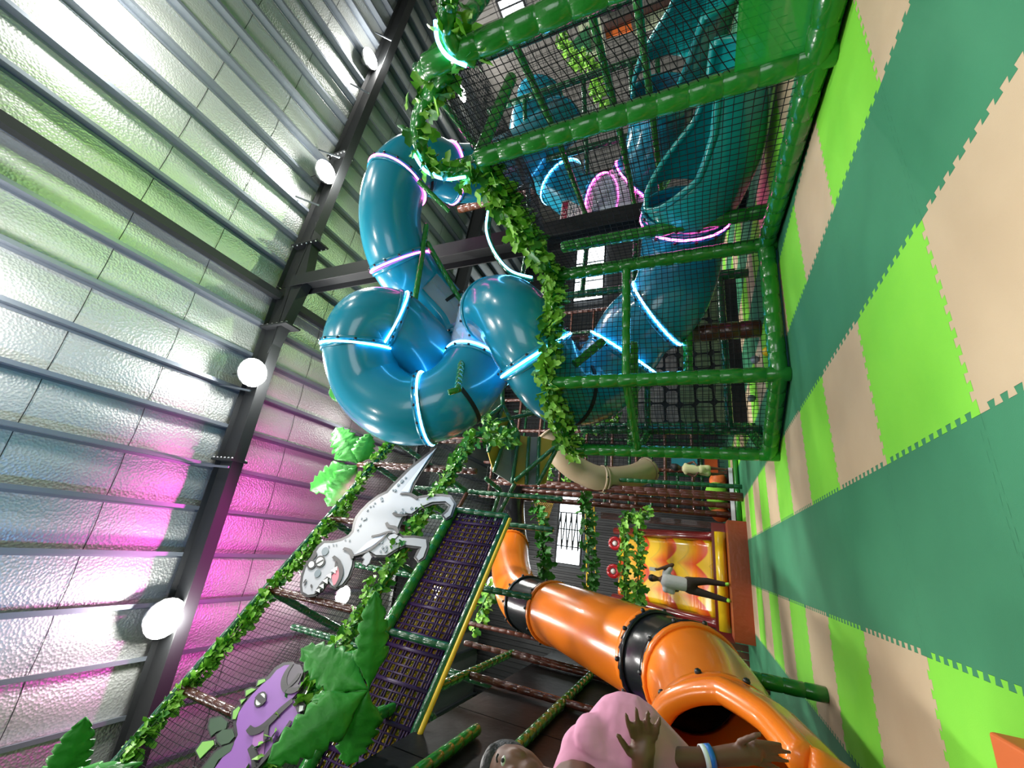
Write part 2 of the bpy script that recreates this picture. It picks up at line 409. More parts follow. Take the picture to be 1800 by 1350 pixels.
def window(corners, Y=None, X=None, bars=3, lattice=False):
    global wn
    ps = [P(*c, Y=Y) if Y else P(*c, X=X) for c in corners]
    mn = V((min(p.x for p in ps), min(p.y for p in ps), min(p.z for p in ps))); mx = V((max(p.x for p in ps), max(p.y for p in ps), max(p.z for p in ps)))
    fr = MB(); c = (mn + mx) / 2; s = mx - mn; t = 0.06
    root = None
    if Y:
        pm = MB(); pm.box(c, (s.x, 0.03, s.z)); root = pm.build('window_%d' % wn, 'pane', kind='structure')
        for z in (mn.z, mx.z): fr.box((c.x, c.y - .05, z), (s.x + .1, 0.1, 0.1))
        for i in range(bars + 1): fr.box((mn.x + s.x * i / bars, c.y - .05, c.z), (t, 0.08, s.z))
        if lattice:
            k = 9
            for i in range(k):
                for a, b in ((i, i + 1),):
                    za = mn.z + s.z * i / k; zb = mn.z + s.z * (i + 1) / k; xa = mn.x + (0.2 if i % 2 else 0.75) * s.x; xb = mn.x + (0.75 if i % 2 else 0.2) * s.x
                    fr.tube([(xa, c.y - .12, za), (xb, c.y - .12, zb)], 0.04, 5)
    else:
        pm = MB(); pm.box(c, (0.03, s.y, s.z)); root = pm.build('window_%d' % wn, 'pane', kind='structure')
        for z in (mn.z, mx.z): fr.box((c.x - .05, c.y, z), (0.1, s.y + .1, 0.1))
        for i in range(bars + 1): fr.box((c.x - .05, mn.y + s.y * i / bars, c.z), (0.08, t, s.z))
    sub(fr, 'window_frame', 'black_steel', root); wn += 1
window([(873, 2), (930, 30)], X=23.9); window([(938, 158), (985, 200)], X=23.9)
window([(1015, 435), (1060, 525)], Y=23.8); window([(985, 872), (1020, 995)], Y=23.8, lattice=True, bars=4)
window([(1075, 300), (1095, 330)], Y=23.8, bars=2)

# ------------------------------------------------------------------ high-bay lamps
def highbay(px, py, Z=12.15, label='', power=1700, s=1.0):
    c = P(px, py, Z=Z); t = thing('high_bay_lamp', label, 'lamp', c, 'round high-bay lamps under the roof')
    h = MB(); h.tube([c + V((0, 0, .34 * s)), c + V((0, 0, .22 * s)), c + V((0, 0, .12 * s)), c + V((0, 0, 0.02))], [.1 * s, .14 * s, .30 * s, .34 * s], 20); h.build('housing', 'alu', t)
    b = MB(); b.ball(c, (.33 * s, .33 * s, .10 * s), 0, 20); b.build('lens', 'lampw', t)
    top = roofz(c.x, 13.21); w_ = MB(); w_.tube([c + V((0, 0, .3 * s)), (c.x, c.y, top)], 0.012, 6); w_.build('hanger', 'black_steel', t)
    lamp('high_bay_light', 'POINT', c - V((0, 0, 0.45)), power * .30, (1.0, 0.98, 0.93), size=0.3)
    lamp('high_bay_beam', 'SPOT', c - V((0, 0, 0.5)), power * 1.0, (1.0, 0.98, 0.93), c - V((0, 0, 5)), 0.3, 165, .3)
highbay(290, 1087, label='round high-bay lamp nearest the ivy-edged frame, lowest on the rafter in the photo', s=1.25)
highbay(445, 655, label='round high-bay lamp between the column junction and the pink-washed roof', s=1.2)
highbay(573, 302, label='round high-bay lamp on the green-washed roof, nearest the top of the column', s=1.15)
highbay(651, 103, label='round high-bay lamp at the far right end of the black rafter', s=1.1)
for px, py, Z, s, l in ((812, 165, 11.8, 1.2, 'round high-bay lamp seen through the black cage netting'), (672, 745, 12.0, 1.0, 'small high-bay lamp beside the neon loop of the blue slide'),
                        (806, 803, 11.6, 1.2, 'distant high-bay lamp beside the tail tip of the white dinosaur'), (603, 1047, 11.9, .9, 'bright high-bay lamp showing under the jaw of the white dinosaur'),
                        (768, 1038, 11.6, .9, 'high-bay lamp glaring through the purple webbing'), (862, 1026, 11.3, 1.0, 'far high-bay lamp beside the top bend of the orange slide')):
    highbay(px, py, Z, l, 260, s)

# ------------------------------------------------------------------ ivy garlands and palm leaves
IVY = [(0, 0), (.42, -.12), (.55, .28), (.30, .42), (.38, .82), (0, 1.15), (-.38, .82), (-.30, .42), (-.55, .28), (-.42, -.12)]
def leaf_at(mb, p, dirv, nrm, size, mi=0):
    dirv = dirv.normalized(); nrm = (nrm - dirv * nrm.dot(dirv)).normalized(); s = dirv.cross(nrm)
    vs = [p + dirv * (.45 * size) - nrm * (.10 * size)]
    for (a, b) in IVY: vs.append(p + s * (a * size) + dirv * (b * size) + nrm * ((abs(a) * .35 - (b * b) * .18) * size))
    k = len(IVY); mb.add(vs, [(0, 1 + i, 1 + (i + 1) % k) for i in range(k)], mi, True)
def garland(pts, label, r=0.14, dens=70, size=0.10, mats=('leaf', 'leafd', 'stem'), frac=0.25, cat='ivy garland', group='artificial ivy garlands', name='ivy_garland', seed=3):
    rr = random.Random(seed); path = smooth_path(pts, 8); mb = MB(); mb.tube(path, 0.016, 6, 2)
    L = 0
    for i in range(len(path) - 1):
        a, b = path[i], path[i + 1]; l = (b - a).length; L += l
        cnt = l * dens; cnt = int(cnt) + (1 if rr.random() < cnt % 1 else 0)
        for _ in range(cnt):
            p = a.lerp(b, rr.random()); dv = V((rr.gauss(0, 1), rr.gauss(0, 1), rr.gauss(0, 1))).normalized()
            off = dv * (r * rr.random() ** .7); dd = (dv + V((0, 0, -.6)) + V((rr.gauss(0, .5), rr.gauss(0, .5), rr.gauss(0, .5))))
            nn = V((rr.gauss(0, .6), rr.gauss(-.6, .6), rr.gauss(.2, .6)))
            leaf_at(mb, p + off, dd, nn, size * rr.uniform(.6, 1.25), 1 if rr.random() < frac else 0)
    return mb.build(name, list(mats), label=label, cat=cat, group=group)
def palm_leaf(mb, base, tip, nrm, width, mi=0, n=14, sweep=0.12):
    base, tip = V(base), V(tip); T = (tip - base); L = T.length; T.normalize(); nrm = (V(nrm) - T * V(nrm).dot(T)).normalized(); S = T.cross(nrm)
    vs = []; prof = [0.04, .22, .42, .58, .74, .88, 1.0, .98, .72, .95, .93, .68, .86, .82, .56, .72, .60, .40, .44, .20, 0.0]; n = 20
    for i in range(n + 1):
        t = i / n; c = base + T * (t * L) + nrm * (sweep * L * math.sin(t * math.pi)); w_ = width * prof[i]
        for k in range(-4, 5):
            a = abs(k) / 4; fold = .025 * L * math.sin(i * 1.9 + a * 5.0) * a + .012 * L * math.sin(i * 3.3)
            vs.append(c + S * (w_ * k / 4) + T * (a * a * .10 * L * (1 - t)) + nrm * (fold - .25 * w_ * a * a + (.02 * L if k == 0 else 0)))
    mb.add(vs, [(i * 9 + j, i * 9 + j + 1, (i + 1) * 9 + j + 1, (i + 1) * 9 + j) for i in range(n) for j in range(8)], mi)
def solid(o, th): md = o.modifiers.new('solid', 'SOLIDIFY'); md.thickness = th; md.offset = 0; return o

# ------------------------------------------------------------------ tube slides
def ring_pts(c, T, r, n=48, a0=0, a1=2 * math.pi, up=None):
    T = T.normalized(); up = V((0, 0, 1)) if abs(T.z) < .9 else V((1, 0, 0)); a = (up - T * up.dot(T)).normalized(); b = T.cross(a)
    return [c + a * (math.cos(a0 + (a1 - a0) * i / n) * r) + b * (math.sin(a0 + (a1 - a0) * i / n) * r) for i in range(n + 1)]
def slide(root, ctrl, r, sections, n=32, nb=14):
    """ctrl: list of 3-D centres; sections: (i0, i1, material, neon at the i1 end or None, clear part)"""
    N = 10; path = smooth_path(ctrl, N); fr = frames(path)
    bolts = MB(); bolt_mesh = None
    for (i0, i1, m, neon, clear) in sections:
        a = int(i0 * N); b = int(i1 * N); seg = path[a:b + 1]; sf = fr[a:b + 1]
        vs = []
        for p, (A, B) in zip(seg, sf):
            for j in range(n):
                t = 2 * math.pi * j / n; vs.append(p + (A * math.cos(t) + B * math.sin(t)) * r)
        k = len(seg); fo = []; fc = []
        for i in range(k - 1):
            for j in range(n):
                q = (i * n + j, i * n + (j + 1) % n, (i + 1) * n + (j + 1) % n, (i + 1) * n + j)
                iscl = clear is not None and clear[2] <= i / (k - 1) < clear[3] and ((j / n - clear[0]) % 1) < clear[1]
                (fc if iscl else fo).append(q)
        mb = MB(); mb.add(vs, fo)
        for e in (0, k - 1):          # moulded flanges
            T = (seg[min(k - 1, e + 1)] - seg[max(0, e - 1)]).normalized(); c = seg[e] + T * (0.035 if e == 0 else -0.035)
            mb.tube([c - T * .035, c - T * .033, c + T * .033, c + T * .035], [r, r + .035, r + .035, r], n, 0, False)
        part = mb.build('tube_section', m, root); solid(part, .012)
        if fc:
            cm = MB(); cm.add(vs, fc); sub(cm, 'clear_window', 'clear', part, label='clear plastic window')
        T = (seg[-1] - seg[-3]).normalized()
        for q in ring_pts(seg[-1] - T * .03, T, r + .045, nb)[:-1]:
            if bolt_mesh is None:
                bb = MB(); bb.ball((0, 0, 0), .028, 0, 8); o = sub(bb, 'bolt', 'bolt', part); bolt_mesh = o.data
            else:
                o = bpy.data.objects.new('bolt', bolt_mesh); COL.objects.link(o); o.parent = part
            o.location = q
        if neon:
            nm = MB(); nm.tube(ring_pts(seg[-1] + T * .035, T, r + .035, 64), 0.021, 8, 0, False); sub(nm, 'neon_strip', neon, part, label='glowing neon strip round the joint')
    return path, fr
BR = 0.65
big = [(985, 215, 11.8), (930, 265, 11.0), (860, 300, 10.4), (795, 305, 9.9), (740, 288, 9.4), (700, 318, 9.1), (686, 385, 9.0), (703, 458, 9.1), (745, 512, 9.5), (795, 570, 9.6), (812, 628, 9.3), (775, 645, 8.8),
       (728, 600, 8.3), (690, 568, 8.05), (650, 570, 7.9), (632, 608, 7.85), (650, 675, 7.8), (698, 715, 7.6), (748, 718, 7.55), (800, 695, 7.6), (838, 646, 8.0), (852, 592, 8.4), (870, 550, 7.8), (902, 560, 7.1), (940, 622, 6.9),
       (985, 680, 7.2), (1040, 680, 7.55), (1085, 632, 7.6), (1120, 578, 7.4), (1165, 540, 7.15), (1190, 485, 7.1), (1198, 425, 6.95), (1207, 362, 6.5)]
big3 = [D(*q) for q in big]
tA = thing('tube_slide', 'long coiling blue tube slide with neon joints above the netted cage', 'tube slide', (big3[-1].x, big3[-1].y, 0))
path, fr = slide(tA, big3, BR, [(0, 3.0, 'teal', 'neonp', None), (3.0, 5, 'teal', 'neonp', None), (5, 7, 'teal', 'neonp', None), (7, 9.5, 'teal', None, (0.50, .12, .3, .9)), (9.5, 13, 'teal', 'neonw', None),
                                (13, 15, 'teal', 'neonw', None), (15, 18, 'teal', 'neonw', None), (18, 20, 'teal', 'neonw', None), (20, 22, 'clear', None, None), (22, 24, 'teal', 'neonw', (0.30, .22, .1, .95)),
                                (24, 27.2, 'teal', 'neonw', None), (27.2, 28.7, 'teal', 'neonw', None), (28.7, 31.6, 'teal', 'neonp', None), (31.6, 32, 'teal', None, None)])
def chute(root, pts, rs, opens, name, m, rim=.05, n=22, wallh=None):
    pts = smooth_path(pts, 6); k = len(pts)
    def interp(a, i): t = i / (k - 1) * (len(a) - 1); q = min(int(t), len(a) - 2); return a[q] + (a[q + 1] - a[q]) * (t - q)
    fr = frames(pts, (0, 0, 1)); vs = []; E0 = []; E1 = []
    for i in range(k):
        r = interp(rs, i); o = interp(opens, i); A, B = fr[i]
        for j in range(n + 1):
            t = o + (2 * math.pi - 2 * o) * j / n; vs.append(pts[i] + (A * math.cos(t) + B * math.sin(t)) * r)
        E0.append(vs[-n - 1]); E1.append(vs[-1])
    mb = MB(); mb.add(vs, [(i * (n + 1) + j, i * (n + 1) + j + 1, (i + 1) * (n + 1) + j + 1, (i + 1) * (n + 1) + j) for i in range(k - 1) for j in range(n)])
    part = mb.build(name, m, root); solid(part, .02)
    s = next((i for i in range(k) if interp(opens, i) > .02), 0)
    rimp = E0[s:][::-1] + E1[s:]
    end = [vs[(k - 1) * (n + 1) + j] for j in range(n + 1)]
    rb = MB(); rb.tube(rimp, rim, 10); rb.tube(end, rim, 10); sub(rb, 'rim', m, part)
    return part
mouth = big3[-1]; ex = V((5.45, 3.55, 0.62))
back_dir = (ex - mouth)
chute(tA, [mouth, mouth.lerp(ex, .16) - V((0, 0, .05)), mouth.lerp(ex, .45) - V((0, 0, .12)), mouth.lerp(ex, .75) - V((0, 0, .05)), ex - V((0, 0, -.02))], [BR, .69, .66, .58, .46], [.25, .8, 1.3, 1.5, 1.5], 'exit_chute', 'tealc', .045)
# second slide of the pair
s2 = [D(950, 170, 12.2), D(935, 250, 11.8), D(985, 320, 11.4), D(1045, 355, 10.6), D(1100, 340, 10.0), D(1140, 285, 9.5), D(1158, 220, 9.2), D(1168, 160, 8.6)]
tB = thing('tube_slide', 'second blue tube slide with pink neon, opening behind the nearer teal chute', 'tube slide', (s2[-1].x, s2[-1].y, 0))
slide(tB, s2, BR, [(0, 2, 'teal', 'neonw', None), (2, 3.2, 'teal', 'neonp', None), (3.2, 4.4, 'clear', 'neonp', None), (4.4, 7, 'teal', None, None)])
e2 = V((6.9, 3.3, 0.72))
chute(tB, [s2[-1], s2[-1].lerp(e2, .16), s2[-1].lerp(e2, .45) - V((0, 0, .08)), s2[-1].lerp(e2, .75), e2], [BR, .69, .66, .6, .5], [.25, .8, 1.3, 1.5, 1.5], 'exit_chute', 'tealc', .045)
# straps and short green brackets that hold the coils
def strap(c, T, r, a0, a1, root):
    mb = MB(); ps = ring_pts(c, T, r, 14, a0, a1)
    for i in range(14):
        a, b = ps[i], ps[i + 1]; mb.box((a + b) / 2, ((b - a).length * 1.1, .07, .014), 0, ((b - a).normalized(), T, (b - a).normalized().cross(T)))
    mb.build('strap', 'black_steel', root)
for fi, a0, a1 in ((4.4, 1.0, 2.6), (8.6, 2.2, 3.8), (16.3, 1.2, 2.4), (19.0, 2.4, 4.2), (25.3, 2.6, 4.4), (26.4, 2.4, 4.4)):
    i = int(fi * 10); strap(path[i], (path[i + 1] - path[i - 1]).normalized(), BR + .015, a0, a1, tA)

# orange slide
OR = 0.5
oc = [(897, 850, 15.0), (895, 905, 13.4), (897, 960, 12.0), (899, 1005, 10.6), (912, 1045, 9.3), (935, 1064, 8.4), (990, 1083, 7.2), (1075, 1121, 5.75), (1160, 1162, 4.9), (1213, 1188, 4.35), (1250, 1245, 3.75), (1277, 1335, 3.0)]
o3 = [D(*q) for q in oc]
for q in o3: q.x = max(q.x, -1.42)
tO = thing('tube_slide', 'orange and black tube slide descending beside the black padded wall', 'tube slide', (o3[-1].x, o3[-1].y, 0))
slide(tO, o3, OR, [(0, 2, 'blackp', None, None), (2, 4.8, 'orange', None, None), (4.8, 5.75, 'blackp', None, None), (5.75, 7.9, 'orange', None, None), (7.9, 9.1, 'blackp', None, None), (9.1, 11, 'orange', None, None)], nb=10)
om = o3[-1]
chute(tO, [om + V((0, .06, .02)), om + V((-.01, -.10, -.03)), om + V((-.01, -.40, -.12)), om + V((0, -.8, -.22)), om + V((0, -1.2, -.27))], [OR, OR * 1.06, OR * 1.08, OR * 1.0, OR * .9], [0.02, .65, 1.3, 1.55, 1.7], 'exit_chute', 'orange', .085)
sb = MB(); padded(sb, o3[9] + V((.1, 0, -OR + .02)), (o3[9].x + .1, o3[9].y, 0), .07); sb.build('support_post', 'gpad', tO)
sb = MB(); padded(sb, (om.x, om.y - .3, om.z - OR - .1), (om.x, om.y - .3, 0), .07); sb.build('support_post', 'gpad', tO)

# ------------------------------------------------------------------ netted cage on the right
cage = thing('netted_cage', 'green padded cage with black netting round the slide exits', 'play cage', (3.6, 2.56, 0))
B4 = [V((3.55, 1.0, 0)), V((3.6, 1.62, 0)), V((3.63, 2.56, 0)), V((4.0, 5.13, 0)), V((2.23, 5.32, 0)), V((1.56, 6.63, 0))]
T3 = V((0, 0, 3.0))
def cpost(p, q, r=.095, m='gpad', name='post', root=None, seg=.25):
    mb = MB(); padded(mb, p, q, r, seg); return mb.build(name, m, root if root is not None else cage)
for b in B4[1:]: cpost(b, b + T3)
cpost((4.7, 5.3, 0), (4.7, 5.3, 3)); cpost((3.55, 1.62, 3.0), (5.6, 2.1, 3.0), .08, name='rail'); cpost((3.63, 2.56, 3.0), (5.4, 2.9, 3.0), .07, name='rail')
bottom = [(B4[0], B4[2]), (B4[2], B4[3]), (B4[3], B4[4]), (B4[4], B4[5])]
for a, b in bottom:
    cpost(a + V((0, 0, .12)), b + V((0, 0, .12)), .10, 'gpad2' if False else 'gpad', 'rail')
    cb_ = MB(); T = (b - a).normalized(); cb_.box((a + b) / 2 + V((0, 0, .03)) + V((T.y, -T.x, 0)) * .06, ((b - a).length, .05, .06), 0, (T, V((-T.y, T.x, 0)), V((0, 0, 1)))); cb_.build('curb', 'blue', cage)
for a, b in bottom[1:]: cpost(a + V((0, 0, 3)), b + V((0, 0, 3)), .06, 'gpad', 'rail')
for a, b in ((B4[3], B4[4]), (B4[4], B4[5])): cpost(a + V((0, 0, 1.9)), b + V((0, 0, 1.9)), .06, 'gpad', 'rail')
cpost((1.56, 6.63, 1.9), (2.6, 8.8, 1.9), .06, 'gpad', 'rail'); cpost((1.56, 6.63, .12), (2.6, 8.8, .12), .09, 'gpad', 'rail'); cpost((2.6, 8.8, 0), (2.6, 8.8, 3), .09, 'gpad2')
# arches on top of the near bay
arch1 = [P(*q, X=3.62) for q in ((832, 302), (795, 306), (762, 292), (742, 262), (733, 228), (742, 190), (765, 152), (790, 125))]
arch2 = [P(*q, X=3.58) for q in ((838, 105), (805, 88), (788, 60), (785, 25), (795, -30))]
mb = MB(); padded(mb, None, None, .07, .16, 12, 0, smooth_path(arch1, 5)); mb.build('arch', 'gpad', cage)
mb = MB(); padded(mb, None, None, .07, .16, 12, 0, smooth_path(arch2, 5)); mb.build('arch', 'gpad', cage)
nm = MB(); nm.tube(smooth_path([p + V((-.07, -.02, .07)) for p in arch1[:4]], 6), .016, 8); nm.build('neon_strip', 'neonw', cage, label='glowing ice blue strip along the arch')
nm = MB(); nm.tube(smooth_path([p + V((-.07, -.02, .07)) for p in arch2[:4]], 6), .016, 8); nm.build('neon_strip', 'neonw', cage, label='glowing ice blue strip along the arch')
bk = [D(862, 372, 7.4), D(858, 410, 7.6), D(872, 448, 7.7), D(900, 480, 7.7), D(938, 492, 7.6)]
mb = MB(); padded(mb, None, None, .05, .16, 10, 0, smooth_path(bk, 5)); mb.build('arch', 'gpad2', cage)
nm = MB(); nm.tube(smooth_path([p - V((.0, .08, 0)) for p in bk], 6), .02, 8); nm.build('neon_strip', 'neonw', cage, label='glowing ice blue strip along the arch')
def cnet(A, B, Cc, Dd, cell=.075, r=.0044, diag=False, seed=1, sag=.03, root=None, m='net'):
    mb = MB(); net(mb, A, B, Cc, Dd, cell, r, 0, sag, diag, seed); return mb.build('net_panel', m, root if root is not None else cage)
z1, z2 = V((0, 0, .12)), V((0, 0, 3.0))
cnet(B4[1] + z1 * 6, B4[2] + z1, B4[2] + z2, B4[1] + z2, seed=2); cnet(B4[2] + z1, B4[3] + z1, B4[3] + z2, B4[2] + z2, seed=3)
cnet(B4[3] + z1, B4[4] + z1, B4[4] + z2, B4[3] + z2, seed=4); cnet(B4[4] + z1, B4[5] + z1, B4[5] + z2, B4[4] + z2, seed=5)
cnet((1.56, 6.63, .12), (2.6, 8.8, .12), (2.6, 8.8, 3), (1.56, 6.63, 3), .09, seed=6)
cnet((3.65, 2.56, 3.02), (3.6, 1.62, 3.02), (5.6, 2.1, 3.35), (5.4, 2.9, 3.3), .10, .0045, True, 7)
cnet(V((3.66, 2.56, 3.0)), V((3.98, 5.1, 3.0)), V((6.2, 5.1, 3.6)), V((5.6, 2.9, 3.4)), .10, .0045, True, 8)
for k in range(2):    # inner net behind the chutes
    cnet((6.6 + k * .8, 2.0, .1), (6.6 + k * .8, 6.5, .1), (6.6 + k * .8, 6.5, 3.4), (6.6 + k * .8, 2.0, 3.4), .10, .004, seed=20 + k)
cnet((2.2, 7.9, .1), (5.4, 7.7, .1), (5.4, 7.7, 3.2), (2.2, 7.9, 3.2), .10, .0045, seed=31)
gp = MB(); a, b = B4[0], B4[2]; gp.box((a + b) / 2 + V((.02, 0, .42)), (.012, (b - a).length, .5)); gp.build('clear_vinyl_panel', 'gacr', cage, label='glossy green see-through panel')
# inner frame seen through the netting
inner = thing('inner_play_structure', 'dark green padded frame standing inside and behind the cage', 'play frame', (5, 7.7, 0))
for x, y, h in ((5.4, 7.7, 5.2), (7.4, 5.2, 6.2), (7.6, 7.9, 7.4), (9.4, 7.2, 5.5), (9.2, 4.4, 5.2), (6.8, 3.0, 4.6), (11, 6.5, 6), (2.3, 8.0, 3.2)):
    cpost((x, y, 0), (x, y, h), .085, 'gpad2', 'post', inner)
for z in (1.55, 2.15, 3.3, 4.9):
    cpost((6.8, 3.0, z), (9.2, 4.4, z), .06, 'gpad2', 'rail', inner); cpost((7.4, 5.2, z), (7.6, 7.9, z), .06, 'gpad', 'rail', inner)
    cpost((5.4, 7.7, z), (7.6, 7.9, z), .06, 'gpad2', 'rail', inner); cpost((6.8, 3.0, z), (7.4, 5.2, z), .06, 'gpad', 'rail', inner); cpost((7.6, 7.9, z), (11, 6.5, z), .06, 'gpad2', 'rail', inner)
cpost((2.3, 8.0, .5), (5.4, 7.7, .5), .07, 'gpad2', 'rail', inner); cpost((2.3, 8.0, 1.9), (5.4, 7.7, 1.9), .06, 'gpad2', 'rail', inner)
# sloping pipes that carry the big coils
brace = thing('pipe_bracing', 'green padded pipes bracing the blue coil beside the neon rings', 'support frame', (3.6, 7.6, 0))
for a, b, r in (((750, 395, 8.9), (722, 575, 8.3), .06), ((750, 425, 8.9), (830, 565, 9.3), .06), ((718, 575, 8.2), (782, 625, 8.2), .07), ((706, 612, 7.7), (740, 580, 7.9), .06), ((813, 625, 7.6), (805, 685, 6.35), .06),
                ((805, 685, 6.35), (788, 690, 6.3), .05), ((735, 318, 8.2), (790, 372, 8.4), .05), ((863, 622, 7.5), (860, 660, 7.5), .05), ((1010, 640, 6.3), (1060, 600, 6.5), .07), ((1112, 600, 6.5), (1112, 790, 6.9), .09), ((1208, 560, 7.0), (1210, 660, 7.0), .08)):
    cpost(D(*a), D(*b), r, 'gpad', 'brace', brace, .18)
# tall brown trunks
def trunk(px, py, Y, z0, z1, r, label, m='bpad'):
    b = P(px, py, Y=Y); o = MB(); padded(o, (b.x, b.y, z0), (b.x, b.y, z1), r, .3, 12)
    return o.build('brown_stanchion', m, label=label, cat='padded post', group='brown padded trunk posts')
trunk(1340, 577, 7.0, 0, 7.3, .15, 'thick brown padded post rising behind the netting and the blue coil')
trunk(1140, 287, 9.9, 0, 9.0, .14, 'brown padded post lit pink by the neon of the blue slides')
for (px, py, Y, h, l) in ((1305, 872, 12.3, 7.0, 'nearest of the slim brown posts in front of the giant balls'), (1297, 890, 13.6, 7.6, 'second slim brown post in front of the giant balls'),
                      (1290, 906, 13.6, 7.8, 'slim brown post at the corner of the orange platform')):
    trunk(px, py, Y, 0, h, .085, l)

# ivy on the cage
rail = [P(*q, Z=3.05) for q in ((862, 322),)] + [B4[2].lerp(B4[3], t) + V((0, 0, 3.06)) for t in (.1, .3, .5, .7, .9)] + [V((3.9, 5.15, 3.05)), V((3.4, 5.2, 3.06)), V((2.8, 5.27, 3.06)), V((2.23, 5.32, 3.04)), V((1.95, 5.9, 3.04)), V((1.56, 6.63, 3.0)), V((1.66, 6.9, 2.9))]
garland(rail, 'thick ivy garland along the top rail of the netted cage', .17, 170, .125, seed=5)
garland(arch1, 'ivy garland wound round the neon-lit cage arch below the blue coil', .13, 75, .11, seed=6)
garland(arch2, 'ivy garland on the cage arch nearest the edge of the photo', .13, 75, .11, seed=8)
garland([D(1010, 765, 9.5), D(1040, 755, 9.5), D(1075, 745, 9.6), D(1090, 735, 9.8)], 'pale ivy sprig beside the lower edge of the blue coil, behind the netting', .16, 50, .12, seed=9)

# ------------------------------------------------------------------ diagonal dinosaur frame (left)
dino = thing('dinosaur_play_structure', 'tall netted play frame with ivy-edged rails and purple webbing', 'play frame', (-1.0, 5.6, 0))
def gline(x): return V((x, 6.33 + .73 * x, 0))
def LP(x, z, off=0.0): return gline(x) + LN * off + V((0, 0, z))
def dp(p, q, r, m, name='post', seg=.2): mb = MB(); padded(mb, p, q, r, seg); return mb.build(name, m, dino)
dp(LP(-4.2, 7.7), LP(2.0, 7.7), .06, 'gpad2', 'rail'); dp(LP(-3.6, 5.55), LP(2.0, 5.55), .055, 'gpad', 'rail')
dp(LP(-3.6, 5.02, .05), LP(.36, 5.02, .05), .085, 'gpad', 'rail'); dp(LP(-2.6, 3.98, .02), LP(.36, 3.98, .02), .055, 'gpad2', 'rail')
gr_ = MB(); gr_.tube([LP(-2.6, 3.90, .06), LP(.30, 3.90, .06)], .03, 8); gr_.build('rope', 'gold', dino)
dp(LP(.36, 5.02, .05), LP(.36, 3.98, .02), .05, 'gpad2', 'post'); dp(LP(-1.36, 5.02, .03), LP(-1.36, 3.98, .02), .05, 'gpad2')
dp(LP(-1.7, 4.5, -.1), LP(-1.7, 4.5, -1.5), .05, 'gpad2', 'rail')
bx = []
for (px, py) in ((407, 1250), (500, 1042), (593, 913), (635, 815), (720, 774)):
    b = PL(px, py); bx.append(b.x); dp(LP(b.x, 5.55), LP(b.x, 7.7), .055, 'bpad')
# lattice behind the front face
for i in range(len(bx)):
    a = gline(bx[i]); back = a + V((-.9, 1.6, 0)) * 1.0
    dp(back + V((0, 0, 3.9)), back + V((0, 0, 8.6)), .06, 'gpad2'); dp(a + V((0, 0, 7.7)), back + V((0, 0, 6.4)), .06, 'gpad2', 'brace')
    if i: dp(prev + V((0, 0, 6.4)), back + V((0, 0, 6.4)), .05, 'bpad', 'rail')
    prev = back
def dnet(A, B, Cc, Dd, **k): return cnet(A, B, Cc, Dd, root=dino, **k)
dnet(LP(-4.2, 5.6), LP(-1.0, 5.6), LP(-1.0, 7.7), LP(-4.2, 7.7), cell=.07, r=.0036, seed=41); dnet(LP(-1.0, 5.6), LP(2.0, 5.6), LP(2.0, 7.7), LP(-1.0, 7.7), cell=.07, r=.0036, seed=42)
dnet(LP(-4.2, 5.6, -1.9), LP(2.6, 5.6, -1.9), LP(2.6, 8.6, -1.9), LP(-4.2, 8.6, -1.9), cell=.10, r=.006, seed=43)
# purple webbing woven with open slots; gold webbing hangs behind
pw = MB(); rr = random.Random(4)
for side, (xa, xb) in enumerate(((-3.3, -1.40), (-1.32, .33))):
    nz = 25
    for k in range(nz):
        if k % 3 == 1 and 2 < k < 23: continue
        z = 4.02 + .97 * (k + .5) / nz
        pw.tube([LP(xa + (xb - xa) * t / 12, z + .004 * math.sin(t * 9 + k), .012 * ((t + k) % 2)) for t in range(13)], .0175, 4)
    nxs = int((xb - xa) / .075)
    for k in range(nxs + 1):
        x = xa + (xb - xa) * k / nxs
        pw.tube([LP(x, 4.0, .014), LP(x, 5.0, .014)], .013 if k % 4 else .028, 4)
pw.build('webbing', 'purple', dino, label='purple woven webbing with open slots')
gw = MB(); net(gw, LP(-3.3, 4.0, -.06), LP(.3, 4.0, -.06), LP(.3, 5.0, -.06), LP(-3.3, 5.0, -.06), .05, .017, 0, .02, False, 9); gw.build('webbing', 'gold', dino, label='gold cord webbing behind the purple one')
L1 = [PL(*q) for q in ((195, 1372), (240, 1310), (315, 1222), (400, 1130), (465, 1050), (530, 980), (605, 890), (650, 820), (705, 762))]
garland(L1, 'ivy garland along the top rail of the dinosaur frame', .10, 150, .10, frac=.15, seed=11)
L2 = [LP(t, 5.6, .04) for t in (-3.4, -2.6, -1.8, -1.1, -.4, .3, 1.0, 1.9)]
garland(L2, 'ivy garland along the lower rail above the purple webbing', .15, 120, .11, frac=.3, seed=12)
garland([LP(1.9, 5.6, .04), LP(2.0, 5.3, .1), D(905, 775, 9.4), D(850, 735, 9.6), D(835, 715, 9.8)], 'ivy bunch where the webbing rail meets the tent roof', .18, 80, .12, frac=.3, seed=13)

